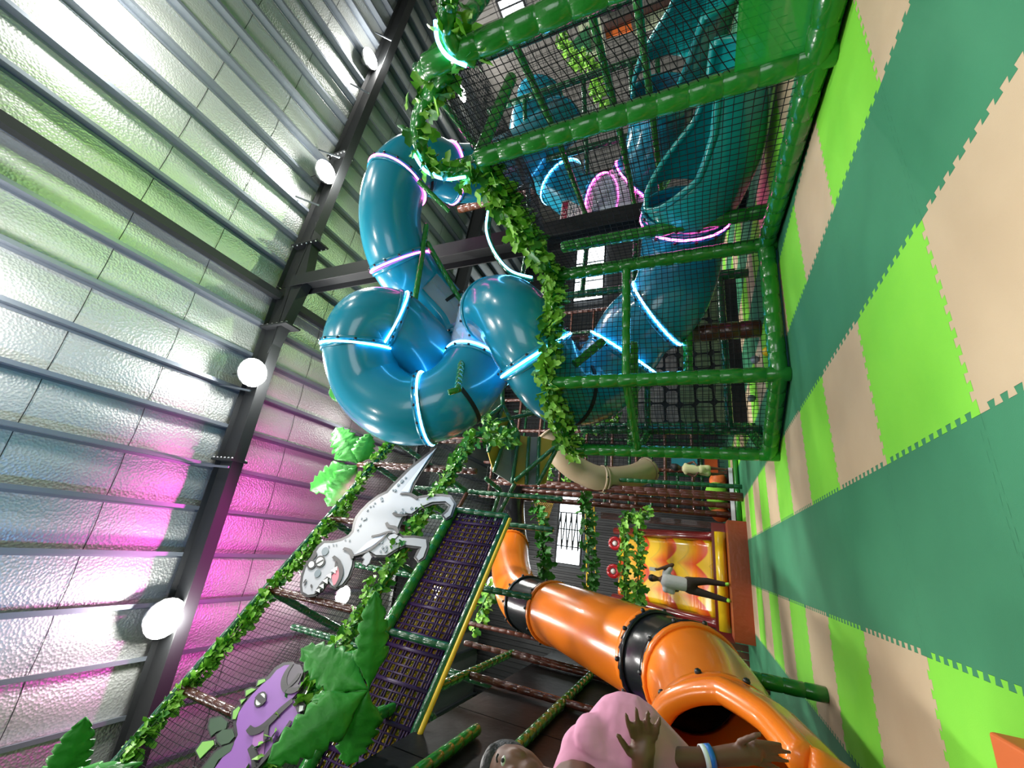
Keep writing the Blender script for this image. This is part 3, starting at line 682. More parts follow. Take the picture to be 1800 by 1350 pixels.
# ------------------------------------------------------------------ dinosaur cut-outs
def cutout(name, label, outline, off, base_m, ink=.06, layers=()):
    ps = [PL(x, y, off) for x, y in outline]; c = sum(ps, V()) / len(ps)
    root = thing(name, label, 'cut-out sign', PL(*outline[0], off))
    return root
def fill(root, nm, pts, off, m, th=.012, label=None):
    mb = MB(); mb.prism([PL(x, y, off) for x, y in pts], LN, th); return mb.build(nm, m, root, label=label)
def line(root, nm, pts, off, w_, m='ink', sm=True):
    mb = MB(); q = [PL(x, y, off) for x, y in pts]; q = smooth_path(q, 4) if sm and len(q) > 2 else q
    k = len(q); vs = []
    for i in range(k):
        T = (q[min(k - 1, i + 1)] - q[max(0, i - 1)]).normalized(); S = T.cross(LN).normalized(); ww = w_ * (0.8 + .45 * math.sin(math.pi * (i + .7) / (k + .4)))
        vs += [q[i] - S * ww, q[i] + S * ww]
    b = [v - LN * .006 for v in vs]; n_ = len(vs)
    fs = [(2 * i, 2 * i + 1, 2 * i + 3, 2 * i + 2) for i in range(k - 1)] + [(n_ + 2 * i, n_ + 2 * i + 2, n_ + 2 * i + 3, n_ + 2 * i + 1) for i in range(k - 1)]
    fs += [(2 * i, 2 * i + 2, n_ + 2 * i + 2, n_ + 2 * i) for i in range(k - 1)] + [(2 * i + 1, n_ + 2 * i + 1, n_ + 2 * i + 3, 2 * i + 3) for i in range(k - 1)]
    mb.add(vs + b, fs, 0, False); return mb.build(nm, m, root)
def blob(cx, cy, rx, ry, rot=0, n=12):
    c, s = math.cos(rot), math.sin(rot)
    return [(cx + c * rx * math.cos(2 * math.pi * i / n) - s * ry * math.sin(2 * math.pi * i / n), cy + s * rx * math.cos(2 * math.pi * i / n) + c * ry * math.sin(2 * math.pi * i / n)) for i in range(n)]
def grow(pts, g):
    cx = sum(p[0] for p in pts) / len(pts); cy = sum(p[1] for p in pts) / len(pts); out = []
    k = len(pts)
    A = sum(pts[i][0] * pts[(i + 1) % k][1] - pts[(i + 1) % k][0] * pts[i][1] for i in range(k)); sg = 1 if A > 0 else -1
    for i in range(k):
        a, b, c = pts[i - 1], pts[i], pts[(i + 1) % k]
        e1 = (b[0] - a[0], b[1] - a[1]); e2 = (c[0] - b[0], c[1] - b[1])
        n1 = (e1[1], -e1[0]); n2_ = (e2[1], -e2[0]); l1 = math.hypot(*n1) or 1; l2 = math.hypot(*n2_) or 1
        nx_, ny_ = n1[0] / l1 + n2_[0] / l2, n1[1] / l1 + n2_[1] / l2; l = math.hypot(nx_, ny_) or 1
        out.append((b[0] + sg * g * nx_ / l, b[1] + sg * g * ny_ / l))
    return out
CO = lambda pts, ox=500, oy=720, s=350 / 1350: [(ox + x * s, oy + y * s) for x, y in pts]
body = CO([(1028, 262), (960, 320), (860, 400), (800, 460), (740, 520), (700, 565), (640, 595), (580, 640), (530, 690), (495, 735), (480, 780), (470, 830), (440, 865), (390, 890), (330, 905), (270, 905), (235, 935), (215, 965), (195, 1005), (170, 1035),
           (145, 1075), (128, 1130), (120, 1190), (125, 1235), (160, 1255), (200, 1250), (250, 1215), (270, 1180), (300, 1160), (320, 1190), (345, 1205), (390, 1185), (430, 1130), (455, 1060), (465, 990), (520, 970), (560, 950), (590, 965), (620, 985), (690, 985), (760, 940), (820, 915), (900, 925),
           (930, 930), (915, 960), (895, 1000), (910, 1022), (940, 1000), (965, 930), (960, 880), (880, 870), (800, 870), (770, 850), (765, 800), (790, 740), (820, 700), (860, 705), (920, 660), (1000, 625), (1090, 620), (1130, 650),
           (1110, 690), (1080, 715), (1095, 735), (1125, 715), (1150, 640), (1120, 595), (1060, 588), (960, 595), (900, 605), (870, 590), (845, 570), (870, 500), (920, 410), (980, 330)])
wdn = cutout('dinosaur_cutout', 'white and grey cartoon tyrannosaur cut-out with open pink mouth', body, .16, 'wd')
fill(wdn, 'backing', grow(body, 4.5), .14, 'ink', .02, 'dark outline board'); fill(wdn, 'body', body, .155, 'wd', .012)
fill(wdn, 'shading', CO([(470, 985), (560, 900), (640, 850), (700, 830), (690, 850), (600, 920), (520, 965)]), .162, 'wd2', .005); fill(wdn, 'shading', CO([(790, 555), (850, 480), (930, 380), (1000, 290), (930, 400), (870, 490), (840, 560)]), .162, 'wd2', .005)
fill(wdn, 'tongue', CO([(345, 1010), (370, 1040), (382, 1090), (375, 1140), (350, 1185), (330, 1190), (322, 1150), (318, 1110), (345, 1075)]), .165, 'pinkt', .006)
line(wdn, 'outline', CO([(330, 995), (365, 1030), (383, 1085), (378, 1140), (345, 1200)]), .172, .028); line(wdn, 'outline', CO([(400, 940), (445, 960), (460, 1010)]), .172, .025)
line(wdn, 'outline', CO([(210, 1240), (250, 1180), (300, 1130), (345, 1080), (350, 1030)]), .172, .022)
for tx, ty, s in ((330, 1090, 18), (300, 1125, 18), (275, 1160, 18), (250, 1195, 16), (225, 1225, 14), (345, 1075, 14)): fill(wdn, 'tooth', CO([(tx - s, ty), (tx + s, ty - s), (tx + s * .9, ty + s * 1.2)]), .174, 'eyew', .004)
for cx, cy, rx, ry in ((240, 1030, 26, 34), (182, 1050, 20, 26)):
    fill(wdn, 'eye_rim', CO(blob(cx, cy, rx + 9, ry + 9, .5)), .170, 'ink', .005); fill(wdn, 'eye', CO(blob(cx, cy, rx - 2, ry - 3, .5)), .176, 'eyew', .005)
line(wdn, 'pupil', CO([(215, 1045), (262, 1018)]), .182, .014, sm=False)
for cx, cy, rx, ry in ((275, 960, 22, 30), (224, 1110, 20, 30)): fill(wdn, 'spot', CO(blob(cx, cy, rx, ry, .5)), .168, 'spot', .004)
for cx, cy, r_ in ((795, 485, 12), (770, 510, 9), (750, 548, 9), (735, 545, 6), (820, 462, 7), (655, 600, 9), (660, 615, 8), (610, 632, 6), (580, 655, 6), (560, 680, 7), (548, 738, 9), (535, 745, 7), (510, 780, 9), (495, 812, 6), (520, 735, 6), (600, 650, 5),
                   (750, 690, 6), (800, 675, 6), (790, 705, 14), (860, 668, 9), (900, 668, 6), (820, 695, 5), (640, 910, 6), (660, 900, 7), (665, 935, 9), (650, 960, 7), (685, 955, 12), (690, 930, 8), (440, 885, 6), (410, 880, 5), (330, 915, 5), (300, 925, 5), (350, 915, 5)):
    fill(wdn, 'spot', CO(blob(cx, cy, r_ * .8, r_ * 1.3, .6, 7)), .168, 'spot', .004)
line(wdn, 'outline', CO([(735, 700), (770, 715), (830, 715)]), .172, .022); line(wdn, 'outline', CO([(590, 858), (640, 850), (700, 830), (730, 830)]), .172, .02); line(wdn, 'outline', CO([(690, 765), (705, 790), (750, 800), (770, 840)]), .172, .025)
line(wdn, 'outline', CO([(785, 570), (850, 572), (900, 605)]), .172, .022); line(wdn, 'outline', CO([(190, 1015), (210, 985), (200, 955)]), .172, .02); line(wdn, 'outline', CO([(465, 990), (560, 960), (640, 900), (700, 835)]), .172, .018)
line(wdn, 'outline', CO([(135, 1190), (150, 1160)]), .172, .008, sm=False); line(wdn, 'outline', CO([(128, 1175), (145, 1150)]), .172, .008, sm=False); fill(wdn, 'nostril', CO(blob(182, 1195, 7, 12)), .172, 'ink', .004)
for q in ([(530, 1000), (545, 1015), (530, 1045), (555, 1060), (575, 1040), (590, 1000), (570, 960), (545, 980)], [(715, 850), (700, 865), (712, 880), (745, 880), (770, 855), (745, 840)]):
    fill(wdn, 'claw', grow(CO(q), 2), .158, 'ink', .01); fill(wdn, 'claw', CO(q), .166, 'wd', .006)
CP = lambda pts: [(200 + x / 3.6, 1100 + y / 3.6) for x, y in pts]
pb = CP([(1130, 245), (1080, 250), (1030, 280), (990, 330), (940, 370), (880, 430), (830, 490), (790, 550), (775, 620), (785, 690), (745, 770), (690, 830), (640, 900), (560, 960), (520, 1050), (800, 1060), (900, 900), (960, 820), (1050, 710), (1130, 620), (1180, 550), (1175, 500), (1165, 480), (1120, 470), (1180, 400), (1185, 300)])
pdn = cutout('dinosaur_cutout', 'purple cartoon dinosaur cut-out with green back plates', pb, .16, 'pd')
fill(pdn, 'backing', grow(pb, 5.5), .14, 'ink', .02, 'dark outline board'); fill(pdn, 'body', pb, .155, 'pd', .012)
fill(pdn, 'belly', CP([(890, 670), (965, 650), (960, 720), (950, 810), (900, 880), (870, 780)]), .162, 'pd2', .005)
fill(pdn, 'horn', CP([(1130, 240), (1180, 245), (1200, 290), (1180, 340), (1165, 370), (1195, 385), (1150, 410), (1100, 400), (1075, 370), (1080, 320), (1105, 270)]), .170, 'pgrey', .015)
line(pdn, 'outline', CP([(1130, 240), (1095, 290), (1075, 345), (1085, 395), (1130, 410), (1170, 395)]), .176, .03); line(pdn, 'outline', CP([(1100, 390), (1150, 340), (1175, 300)]), .178, .022)
fill(pdn, 'horn', CP([(1165, 490), (1195, 480), (1215, 500), (1200, 540), (1160, 550), (1150, 520)]), .170, 'ink', .02); fill(pdn, 'tusk', CP([(1175, 505), (1200, 505), (1195, 535), (1170, 545)]), .178, 'eyew', .005)
fill(pdn, 'eye_rim', CP(blob(927, 465, 32, 56, .55)), .170, 'ink', .006); fill(pdn, 'eye', CP(blob(927, 465, 22, 44, .55)), .177, 'eyew', .005); line(pdn, 'pupil', CP([(905, 440), (952, 485)]), .184, .025, sm=False)
line(pdn, 'outline', CP([(850, 645), (880, 668), (930, 650), (990, 600), (1060, 530), (1130, 470)]), .176, .035); line(pdn, 'outline', CP([(970, 620), (962, 680), (958, 720)]), .176, .022); line(pdn, 'outline', CP([(860, 765), (890, 830), (890, 900)]), .176, .03)
line(pdn, 'outline', CP([(1120, 600), (1050, 710), (960, 830), (900, 900)]), .176, .022)
for q in ([(905, 380), (915, 345), (955, 335), (960, 350)], [(835, 445), (835, 410), (870, 395), (900, 400)], [(805, 495), (800, 470), (835, 460)], [(750, 590), (755, 540), (790, 510), (800, 520), (770, 590)], [(545, 840), (520, 790), (560, 735), (630, 725), (635, 750)]):
    fill(pdn, 'back_plate', grow(CP(q), 3), .146, 'ink', .012, 'dark plate edge'); fill(pdn, 'back_plate', CP(q), .158, 'pg', .01, 'lime green plate')
for q in ([(600, 640), (610, 590), (680, 575), (720, 610), (710, 650), (650, 670), (615, 700)], [(650, 690), (690, 655), (750, 655), (765, 700), (730, 740), (680, 755), (655, 730)], [(560, 900), (640, 800), (700, 760), (760, 740), (740, 790), (660, 850), (600, 960)]):
    fill(pdn, 'back_plate', grow(CP(q), 3), .146, 'ink', .012, 'dark plate edge'); fill(pdn, 'back_plate', CP(q), .159, 'pdg', .01, 'dark green plate')

# ------------------------------------------------------------------ black padded wall with brown and green pipes
XW = -1.98
pwall = thing('padded_play_structure', 'black padded wall crossed by brown and green pipes, beside the orange slide', 'padded wall', (XW, 6, 0))
for k in range(5):
    y0 = 3.0 + k * 1.35; b_ = MB(); b_.box((XW - .12, y0 + .67, 2.0), (.1, 1.33, 3.95)); o = b_.build('wall_panel', 'panel', pwall)
def wp(a, b, r, m, nm): mb = MB(); padded(mb, a, b, r, .2); mb.build(nm, m, pwall)
sw = XW / -2.3
for a, b, z in (((900, 1147), (660, 1262), None), ((1040, 1185), (900, 1322), None), ((845, 1284), (700, 1374), None)):
    A = P(*a, X=XW); B = P(*b, X=XW); zz = (A.z + B.z) / 2; A.z = B.z = zz; wp(A, B, .06, 'gpad', 'rail')
for (a, b) in (((817, 1130), (1033, 1190)), ((827, 1187), (1055, 1258)), ((900, 1147), (1010, 1178)), ((813, 1093), (923, 1120))):
    A = P(*a, X=XW); B = P(*b, X=XW); wp(A, (A.x, A.y, 0.0), .05, 'bpad', 'post')
A = P(697, 1240, X=XW); wp((A.x, A.y, A.z), (A.x - .1, A.y - .35, A.z + .25), .05, 'gpad', 'brace')
# purple foam block by the wall
cu = MB(); ps = [(1065, 1262), (1066, 1240), (1080, 1231), (1110, 1230), (1135, 1240), (1150, 1290), (1140, 1330), (1090, 1345), (1050, 1330), (1045, 1295)]
q3 = [P(x, y, X=XW + .16) for x, y in ps]; cu.prism(q3, (1, 0, 0), .22); cu.build('foam_cushion', 'cush', label='purple foam shape on the black padding, behind the child in pink', cat='foam cushion')

# ------------------------------------------------------------------ palms
def palm(label, ctr, tips, foot=None, wd=.2, name='fabric_palm'):
    root = thing(name, label, 'fabric palm', (ctr.x, ctr.y, 0) if foot else ctr)
    for t, w_ in tips:
        mb = MB(); n_ = (V((0, 0, CH)) - ctr).normalized(); palm_leaf(mb, ctr, t, n_, w_, sweep=.08); solid(mb.build('leaf', 'palm', root), .012)
    if foot:
        mb = MB(); padded(mb, ctr, (ctr.x, ctr.y, foot), .07, .2); mb.build('trunk', 'bpad', root)
    return root
YP = 4.0
pc = P(648, 1213, Y=YP)
palm('fabric palm with broad green leaves on a brown post, in front of the purple webbing', pc,
     [(P(660, 1040, Y=YP - .2), .17), (P(530, 1140, Y=YP - .1), .21), (P(470, 1340, Y=YP - .5), .22), (P(610, 1345, Y=YP + .1), .22), (P(548, 1230, Y=YP), .09)], 0.0)
b2 = P(630, 817, Y=8.2)
palm('fabric palm leaves above the ivy rail, against the pink-washed roof', b2,
     [(P(590, 752, Y=8.0), .42), (P(650, 762, Y=8.3), .30), (P(545, 862, Y=8.1), .40), (P(575, 890, Y=8.2), .40)], 5.6)
b3 = P(95, 1400, Y=3.0)
palm('single green palm leaf in the corner of the photo, against the silver roof', b3, [(P(150, 1262, Y=2.9), .17), (P(240, 1345, Y=2.6), .14)], 0.0, name='palm_leaves')
b4 = PL(640, 690, .3)
palm('small dark palm leaf peeping out behind the lower coil of the blue slide', D(600, 690, 9.2), [(D(578, 690, 9.3), .22), (D(592, 655, 9.4), .2)], 5.6, name='palm_leaves')

# ------------------------------------------------------------------ tent-like roof panels with green pipes
tent = thing('tent_roof', 'tent roof of mustard and grey wedges between green pipes', 'tent roof', D(880, 780, 11))
tp = 11.0
apex = D(868, 655, 10.0)
lows = [(848, 740), (858, 795), (868, 830), (900, 850), (925, 852), (945, 852), (960, 850)]
ups = [(866, 660), (885, 712), (898, 738), (912, 765), (930, 768), (948, 768), (975, 775)]
for i in range(len(lows) - 1):
    mb = MB(); q = [D(*lows[i], 10.3), D(*lows[i + 1], 10.3), D(*ups[i + 1], 10.9), D(*ups[i], 10.9)]
    nrm = (q[1] - q[0]).cross(q[3] - q[0]).normalized(); mb.prism(q, nrm, .03); mb.build('roof_wedge', 'ysec' if i % 2 else 'gsec', tent)
    mb = MB(); padded(mb, D(*lows[i], 10.2), D(*ups[i], 10.8), .05); mb.build('pipe', 'gpad2', tent)
mb = MB(); mb.prism([D(838, 745, 10.3), D(843, 690, 10.3), D(872, 668, 10.7), D(884, 712, 10.7)], LN, .03); mb.build('roof_wedge', 'gsec', tent)
for a, b in (((850, 745, 10.1), (960, 722, 10.4)), ((850, 740, 10.1), (884, 712, 10.2)), ((884, 712, 10.2), (912, 765, 10.2)), ((905, 845, 10.1), (980, 782, 10.1)), ((945, 852, 10.1), (982, 782, 10.1)), ((882, 668, 10.2), (884, 712, 10.2)), ((853, 840, 10.0), (880, 862, 10.1)), ((880, 862, 10.1), (866, 905, 10.0)), ((905, 850, 10.1), (872, 915, 10.0))):
    mb = MB(); padded(mb, D(*a), D(*b), .055); mb.build('pipe', 'gpad2', tent)
for (px, py, Y, z0, z1, l) in ((880, 774, 11.5, 5.5, 9.2, 'slim brown post crossing the front of the tent roof'), (1000, 856, 12.3, 0, 7.4, 'slim brown post at the foot of the tent roof')):
    trunk(px, py, Y, z0 if z0 else 0, z1, .08, l)

# beige tube slide far off
bt = [D(958, 765, 12.5), D(990, 805, 12.2), D(1020, 828, 12.2), D(1060, 842, 12.2), D(1110, 838, 12.6), D(1140, 825, 13)]
tE = thing('tube_slide', 'small beige tube slide curving behind the corner of the cage', 'tube slide', (bt[-1].x, bt[-1].y, 0))
slide(tE, bt, .36, [(0, 3, 'beigep', None, None), (3, 5, 'beigep', None, None)], nb=6)
mb = MB(); padded(mb, bt[3] - V((0, 0, .3)), (bt[3].x, bt[3].y, 0), .06); mb.build('support_post', 'gpad2', tE)

# ------------------------------------------------------------------ far platform with wavy slide, person, balls
FY = 12.0
def F(x, y, Y=FY): return P(x, y, Y=Y)
plat = thing('wavy_slide', 'wide red and yellow wavy slide on an orange padded platform', 'slide', (-.6, FY, 0))
mb = MB(); x0 = F(1290, 915).x; x1 = F(1298, 1130).x; mb.box(((x0 + x1) / 2, FY + .5, .21), (x0 - x1, 1.0, .42)); mb.build('platform', 'rust', plat)
mb = MB(); mb.box(((x0 + x1) / 2 - .1, FY + 1.5, .21), (x0 - x1 - .5, 1.0, .42)); mb.build('platform', 'dred', plat)
yb = FY + 1.1; a = P(1262, 935, Y=yb); b = P(1272, 1110, Y=yb); mb = MB(); mb.tube([(a.x, yb, .56), (b.x, yb, .56)], .14, 16); mb.build('roller', 'yel', plat)
mb = MB(); mb.box(((a.x + b.x) / 2, yb + .55, .55), (a.x - b.x + .5, .6, .42)); mb.build('landing_pad', 'dred', plat)
# the sliding surface, climbing away from the platform
ns, nw = 60, 12; bl = P(1240, 950, Y=yb + .8).x; br_ = P(1250, 1085, Y=yb + .8).x
ytop = yb + 3.2; ztop = 3.75; zb_ = .75
waves = mat('wave_print', (0.75, 0.42, 0.02), 0.25, coat=0.4)
nt = waves.node_tree; tc = nt.nodes.new('ShaderNodeTexCoord'); mp = nt.nodes.new('ShaderNodeSeparateXYZ'); nt.links.new(tc.outputs['Object'], mp.inputs[0])
def math_(op, a_, b_=None, v=None):
    n_ = nt.nodes.new('ShaderNodeMath'); n_.operation = op; nt.links.new(a_, n_.inputs[0])
    if b_ is not None: nt.links.new(b_, n_.inputs[1])
    elif v is not None: n_.inputs[1].default_value = v
    return n_.outputs[0]
sx = math_('MULTIPLY', mp.outputs['X'], v=3.6); sn = math_('SINE', sx); sn = math_('ABSOLUTE', sn); sn = math_('MULTIPLY', sn, v=.33)
zz = math_('ADD', mp.outputs['Z'], sn); zz = math_('MULTIPLY', zz, v=1.15); fz = math_('FRACT', zz)
cr = nt.nodes.new('ShaderNodeValToRGB'); e = cr.color_ramp.elements; e[0].position = 0; e[0].color = (.80, .50, .01, 1); e[1].position = 1; e[1].color = (.62, .40, .02, 1)
for p_, c_ in ((.34, (.78, .48, .01, 1)), (.40, (.62, .05, .01, 1)), (.70, (.75, .20, .01, 1)), (.92, (.80, .42, .01, 1))): q = e.new(p_); q.color = c_
nt.links.new(fz, cr.inputs['Fac']); nt.links.new(cr.outputs['Color'], nt.nodes['Principled BSDF'].inputs['Base Color'])
vs = []
for i in range(ns + 1):
    t = i / ns
    for j in range(nw + 1): vs.append((bl + (br_ - bl) * j / nw, yb + .8 + (ytop - yb - .8) * t, zb_ + (ztop - zb_) * t + .10 * math.sin(t * 22)))
mb = MB(); mb.add(vs, [(i * (nw + 1) + j, i * (nw + 1) + j + 1, (i + 1) * (nw + 1) + j + 1, (i + 1) * (nw + 1) + j) for i in range(ns) for j in range(nw)]); solid(mb.build('slide_surface', waves, plat), .04)
for x in (bl + .12, br_ - .12):
    mb = MB(); mb.tube([(x, yb + .5, .55), (x, yb + .8, .85), (x, ytop, ztop + .15)], .13, 12); mb.build('side_bumper', 'dred', plat)
# dark slatted walls on both sides of the slide
for xa, xb, l in ((bl + .35, x0 + .1, 'brown plank wall between the wavy slide and the slim posts'), (x1 - 1.5, br_ - .35, 'brown plank wall behind the orange tube')):
    mb = MB(); n_ = max(4, int(abs(xb - xa) / .16))
    for k in range(n_): mb.box((xa + (xb - xa) * (k + .5) / n_, yb + 1.0, 2.0), (abs(xb - xa) / n_ * .86, .08, 4.0))
    mb.build('plank_wall', 'bpad', label=l, cat='plank wall', group='brown plank walls by the wavy slide')
def capsule_person(name, label, caps, m, extra, vox=.02, root=None):
    """body as one voxel-fused surface"""
def fused(name, caps, m, root=None, vox=.02, smooth=4, tags=None):
    mb = MB()
    for c in caps:
        if c[0] == 'b': mb.ball(c[1], c[2], 0, 16, c[3] if len(c) > 3 else None)
        else:
            a, b, ra, rb_ = V(c[0]), V(c[1]), c[2], c[3]
            k = 6; mb.tube([a.lerp(b, i / k) for i in range(k + 1)], [ra + (rb_ - ra) * i / k for i in range(k + 1)], 14); mb.ball(a, ra, 0, 14); mb.ball(b, rb_, 0, 14)
    o = mb.build(name, m, root, **(tags or {}))
    r_ = o.modifiers.new('remesh', 'REMESH'); r_.mode = 'VOXEL'; r_.voxel_size = vox; r_.use_smooth_shade = True
    s_ = o.modifiers.new('smooth', 'SMOOTH'); s_.iterations = smooth; s_.factor = .5
    return o
# adult seen from behind, filming with a phone
py_ = FY + .45; zf = .42
pf = F(1283, 1040, py_); cx = pf.x; H = 1.95; hs = H / 1.8
def q(dx, z, dy=0): return (cx + dx, py_ + dy, zf + z * hs)
man = thing('person', 'person seen from behind in white T-shirt and dark trousers, holding up a phone', 'person', (cx, py_, zf))
fused('body', [('b', q(.05, 1.66), (.085, .10, .115)), (q(.04, 1.45), q(.05, 1.58), .055, .055), (q(.02, 1.02), q(.04, 1.38), .13, .15), (q(-.17, 1.38), q(.22, 1.38), .06, .06), (q(.24, 1.38), q(.44, 1.22), .058, .05), (q(.44, 1.22), q(.28, 1.55, -.1), .05, .036),
               (q(-.19, 1.38), q(-.16, 1.12, .1), .05, .042), (q(-.16, 1.12, .1), q(-.02, 1.35, .25), .04, .03), (q(.12, .9), q(.16, .48), .09, .06), (q(.16, .48), q(.15, .08), .058, .04), (q(-.09, .9), q(-.14, .48), .09, .06), (q(-.14, .48), q(-.20, .06), .058, .04),
               (q(.15, .05, .03), q(.17, .04, -.12), .04, .035), (q(-.20, .05, .03), q(-.21, .04, -.12), .04, .035), ('b', q(.28, 1.60, -.1), (.045, .03, .06)), (q(.27, 1.6, -.1), q(.25, 1.68, -.09), .012, .010), (q(.30, 1.6, -.1), q(.31, 1.69, -.09), .012, .010)], 'skin2', man, .022)
fused('hair', [('b', q(.05, 1.69, .01), (.095, .11, .105))], 'hair', man, .02)
fused('t_shirt', [(q(.01, .92), q(.03, 1.35), .165, .175), (q(-.17, 1.38), q(.22, 1.38), .085, .085), (q(.2, 1.37), q(.34, 1.28), .08, .075), (q(-.16, 1.37), q(-.2, 1.24, .04), .08, .075)], 'whites', man, .022)
fused('trousers', [(q(.01, .86), q(.01, .94), .165, .16), (q(.09, .86), q(.16, .48), .115, .085), (q(.16, .48), q(.15, .12), .085, .06), (q(-.08, .86), q(-.14, .48), .115, .085), (q(-.14, .48), q(-.20, .10), .085, .06)], 'trous', man, .022)
fused('sock', [(q(.15, .10), q(.15, .05), .05, .05), (q(.15, .05, .04), q(.17, .045, -.13), .048, .04)], 'limes', man, .018)
fused('sock', [(q(-.20, .10), q(-.20, .05), .05, .05), (q(-.20, .05, .04), q(-.21, .045, -.13), .048, .04)], 'limes', man, .018)
mb = MB(); mb.box(q(.27, 1.67, -.11), (.09, .015, .16)); mb.build('phone', 'white', label='pale phone held at head height by the person in the white T-shirt', cat='phone')
# child in the cream top running by the balls
cy_ = 13.2; zc = P(1270, 828, Y=cy_); kx = zc.x
def q(dx, z, dy=0): return (kx + dx, cy_ + dy, max(0.03, zc.z - .15) + z)
kid = thing('person', 'child in cream top and shorts running beside the giant balls', 'person', (kx, cy_, 0.03)); kz = max(0.03, zc.z - .15)
fused('body', [('b', q(.05, 1.36), (.09, .10, .11)), (q(.03, 1.2), q(.04, 1.3), .045, .045), (q(0, .8), q(.02, 1.12), .11, .12), (q(.15, 1.1), q(.24, .9), .04, .035), (q(.24, .9), q(.12, .82, -.1), .033, .025), (q(-.12, 1.1), q(-.2, .88), .04, .035), (q(-.2, .88), q(-.1, .78, -.15), .033, .025),
               (q(.06, .72), q(.07, .4), .075, .05), (q(.07, .4), q(.05, .06), .048, .03), (q(-.06, .72), q(-.09, .42, .08), .075, .05), (q(-.09, .42, .08), q(-.02, .10, .3), .048, .03), (q(.05, .04, .02), q(.05, .03, -.12), .03, .025), (q(-.02, .1, .3), q(-.01, .02, .25), .03, .025)], 'skin2', kid, .022)
fused('top', [(q(0, .78), q(.02, 1.1), .13, .14), (q(-.1, 1.12), q(.14, 1.12), .06, .06)], 'creams', kid, .022); fused('shorts', [(q(0, .7), q(0, .74), .14, .13), (q(.06, .7), q(.07, .52), .09, .09), (q(-.06, .7), q(-.08, .54, .04), .09, .09)], 'creams', kid, .022)
fused('hair', [('b', q(.05, 1.40, .0), (.12, .12, .12)), ('b', q(.1, 1.48), (.07, .07, .07))], 'hair', kid, .022)
# giant balls in their low pen
ballg = 'giant soft balls in the low pen'
for (px, py, Y, r_, m, l) in ((1262, 846, 13.9, .25, 'boxo', 'big orange ball nearest the running child'), (1264, 866, 13.8, .31, 'limes', 'big lime ball between the two orange ones, partly behind a brown post'), (1262, 884, 13.9, .30, 'limes', 'big lime ball between the two slim brown posts'), (1260, 902, 13.9, .25, 'boxo', 'big orange ball beside the plank wall')):
    c = P(px, py, Y=Y); mb = MB(); mb.ball((c.x, c.y, .24 + r_), r_, 0, 24); mb.build('giant_ball', m, label=l, cat='ball', group=ballg)
mb = MB(); a = P(1275, 832, Y=13.8); b = P(1275, 915, Y=13.8); mb.box(((a.x + b.x) / 2, 13.9, .12), (a.x - b.x + .2, .8, .24)); pen = mb.build('ball_pen', 'panel', label='low black pen with a pale edge holding the giant balls', cat='ball pen')
mb = MB(); mb.box(((a.x + b.x) / 2, 13.45, .18), (a.x - b.x + .2, .06, .10)); sub(mb, 'edge', 'whiteband', pen); mb = MB(); mb.tube([(a.x + .3, 13.0, .07), (b.x - .2, 13.0, .07)], .07, 10); mb.build('floor_bar', 'gpad', label='green padded bar on the floor in front of the ball pen', cat='padded bar')
# life-ring reels on the far frame
for (px, py, l) in ((1081, 955, 'round red reel behind the hanging ivy, above the wavy slide'), (1078, 1004, 'red reel behind the hanging ivy, nearer the orange tube')):
    c = P(px, py, Y=16.0); mb = MB(); mb.tube(ring_pts(c, V((0, 1, 0)), .17, 24), .07, 10); mb.tube([c + V((0, .05, 0)), c + V((0, -.05, 0))], .08, 12, 1); mb.build('reel', ['red', 'white'], label=l, cat='reel')
# hanging ivy
hang = [([P(940, 880, Y=12), P(950, 920, Y=12), P(955, 1000, Y=12), P(958, 1035, Y=12)], 'dark ivy curtain hanging left of the bright window', .22), ([P(1028, 865, Y=13), P(1030, 900, Y=13), P(1034, 960, Y=13), P(1036, 1035, Y=13)], 'dark ivy curtain hanging right of the bright window', .22)]
for k, (pts, l, r_) in enumerate(hang): garland(pts, l, r_, 60, .17, mats=('leafd', 'leafd', 'stem'), seed=50 + k)
garland([P(1098, 902, Y=10.5), P(1098, 945, Y=10.5), P(1097, 1000, Y=10.5), P(1098, 1062, Y=10.5)], 'ivy string crossing in front of the red reels', .13, 75, .12, seed=60)
garland([P(1120, 902, Y=10.4), P(1121, 945, Y=10.4), P(1122, 1000, Y=10.4), P(1120, 1065, Y=10.4)], 'ivy string crossing in front of the wavy slide, nearest the phone', .12, 75, .12, seed=61)
garland([P(1095, 905, Y=10.5), P(1115, 908, Y=10.5), P(1140, 905, Y=10.5)], 'short ivy tuft on the corner post above the plank wall', .16, 80, .13, seed=62)
garland([P(868, 1030, Y=11), P(850, 1060, Y=11), P(838, 1100, Y=11)], 'ivy beside the top bend of the orange slide', .2, 60, .16, seed=63)
for k, (x, ya, yb_) in enumerate(((965, 800, 850), (995, 815, 855), (1010, 825, 853))):
    garland([P(x, ya, Y=14), P(x + 2, (ya + yb_) / 2, Y=14), P(x, yb_, Y=14)], ['thin ivy strand beside the mustard tent wedge', 'thin ivy strand left of the beige slide', 'thin ivy strand touching the beige slide'][k], .1, 45, .12, seed=70 + k)
gn = MB(); q4 = [P(938, 878, Y=14), P(975, 880, Y=14), P(953, 945, Y=14), P(952, 944, Y=14)]; net(gn, *q4, .09, .012, 0, .02, True, 3); gn.build('gold_net', 'gold', label='triangular gold net hanging beside the dark ivy curtain', cat='net')
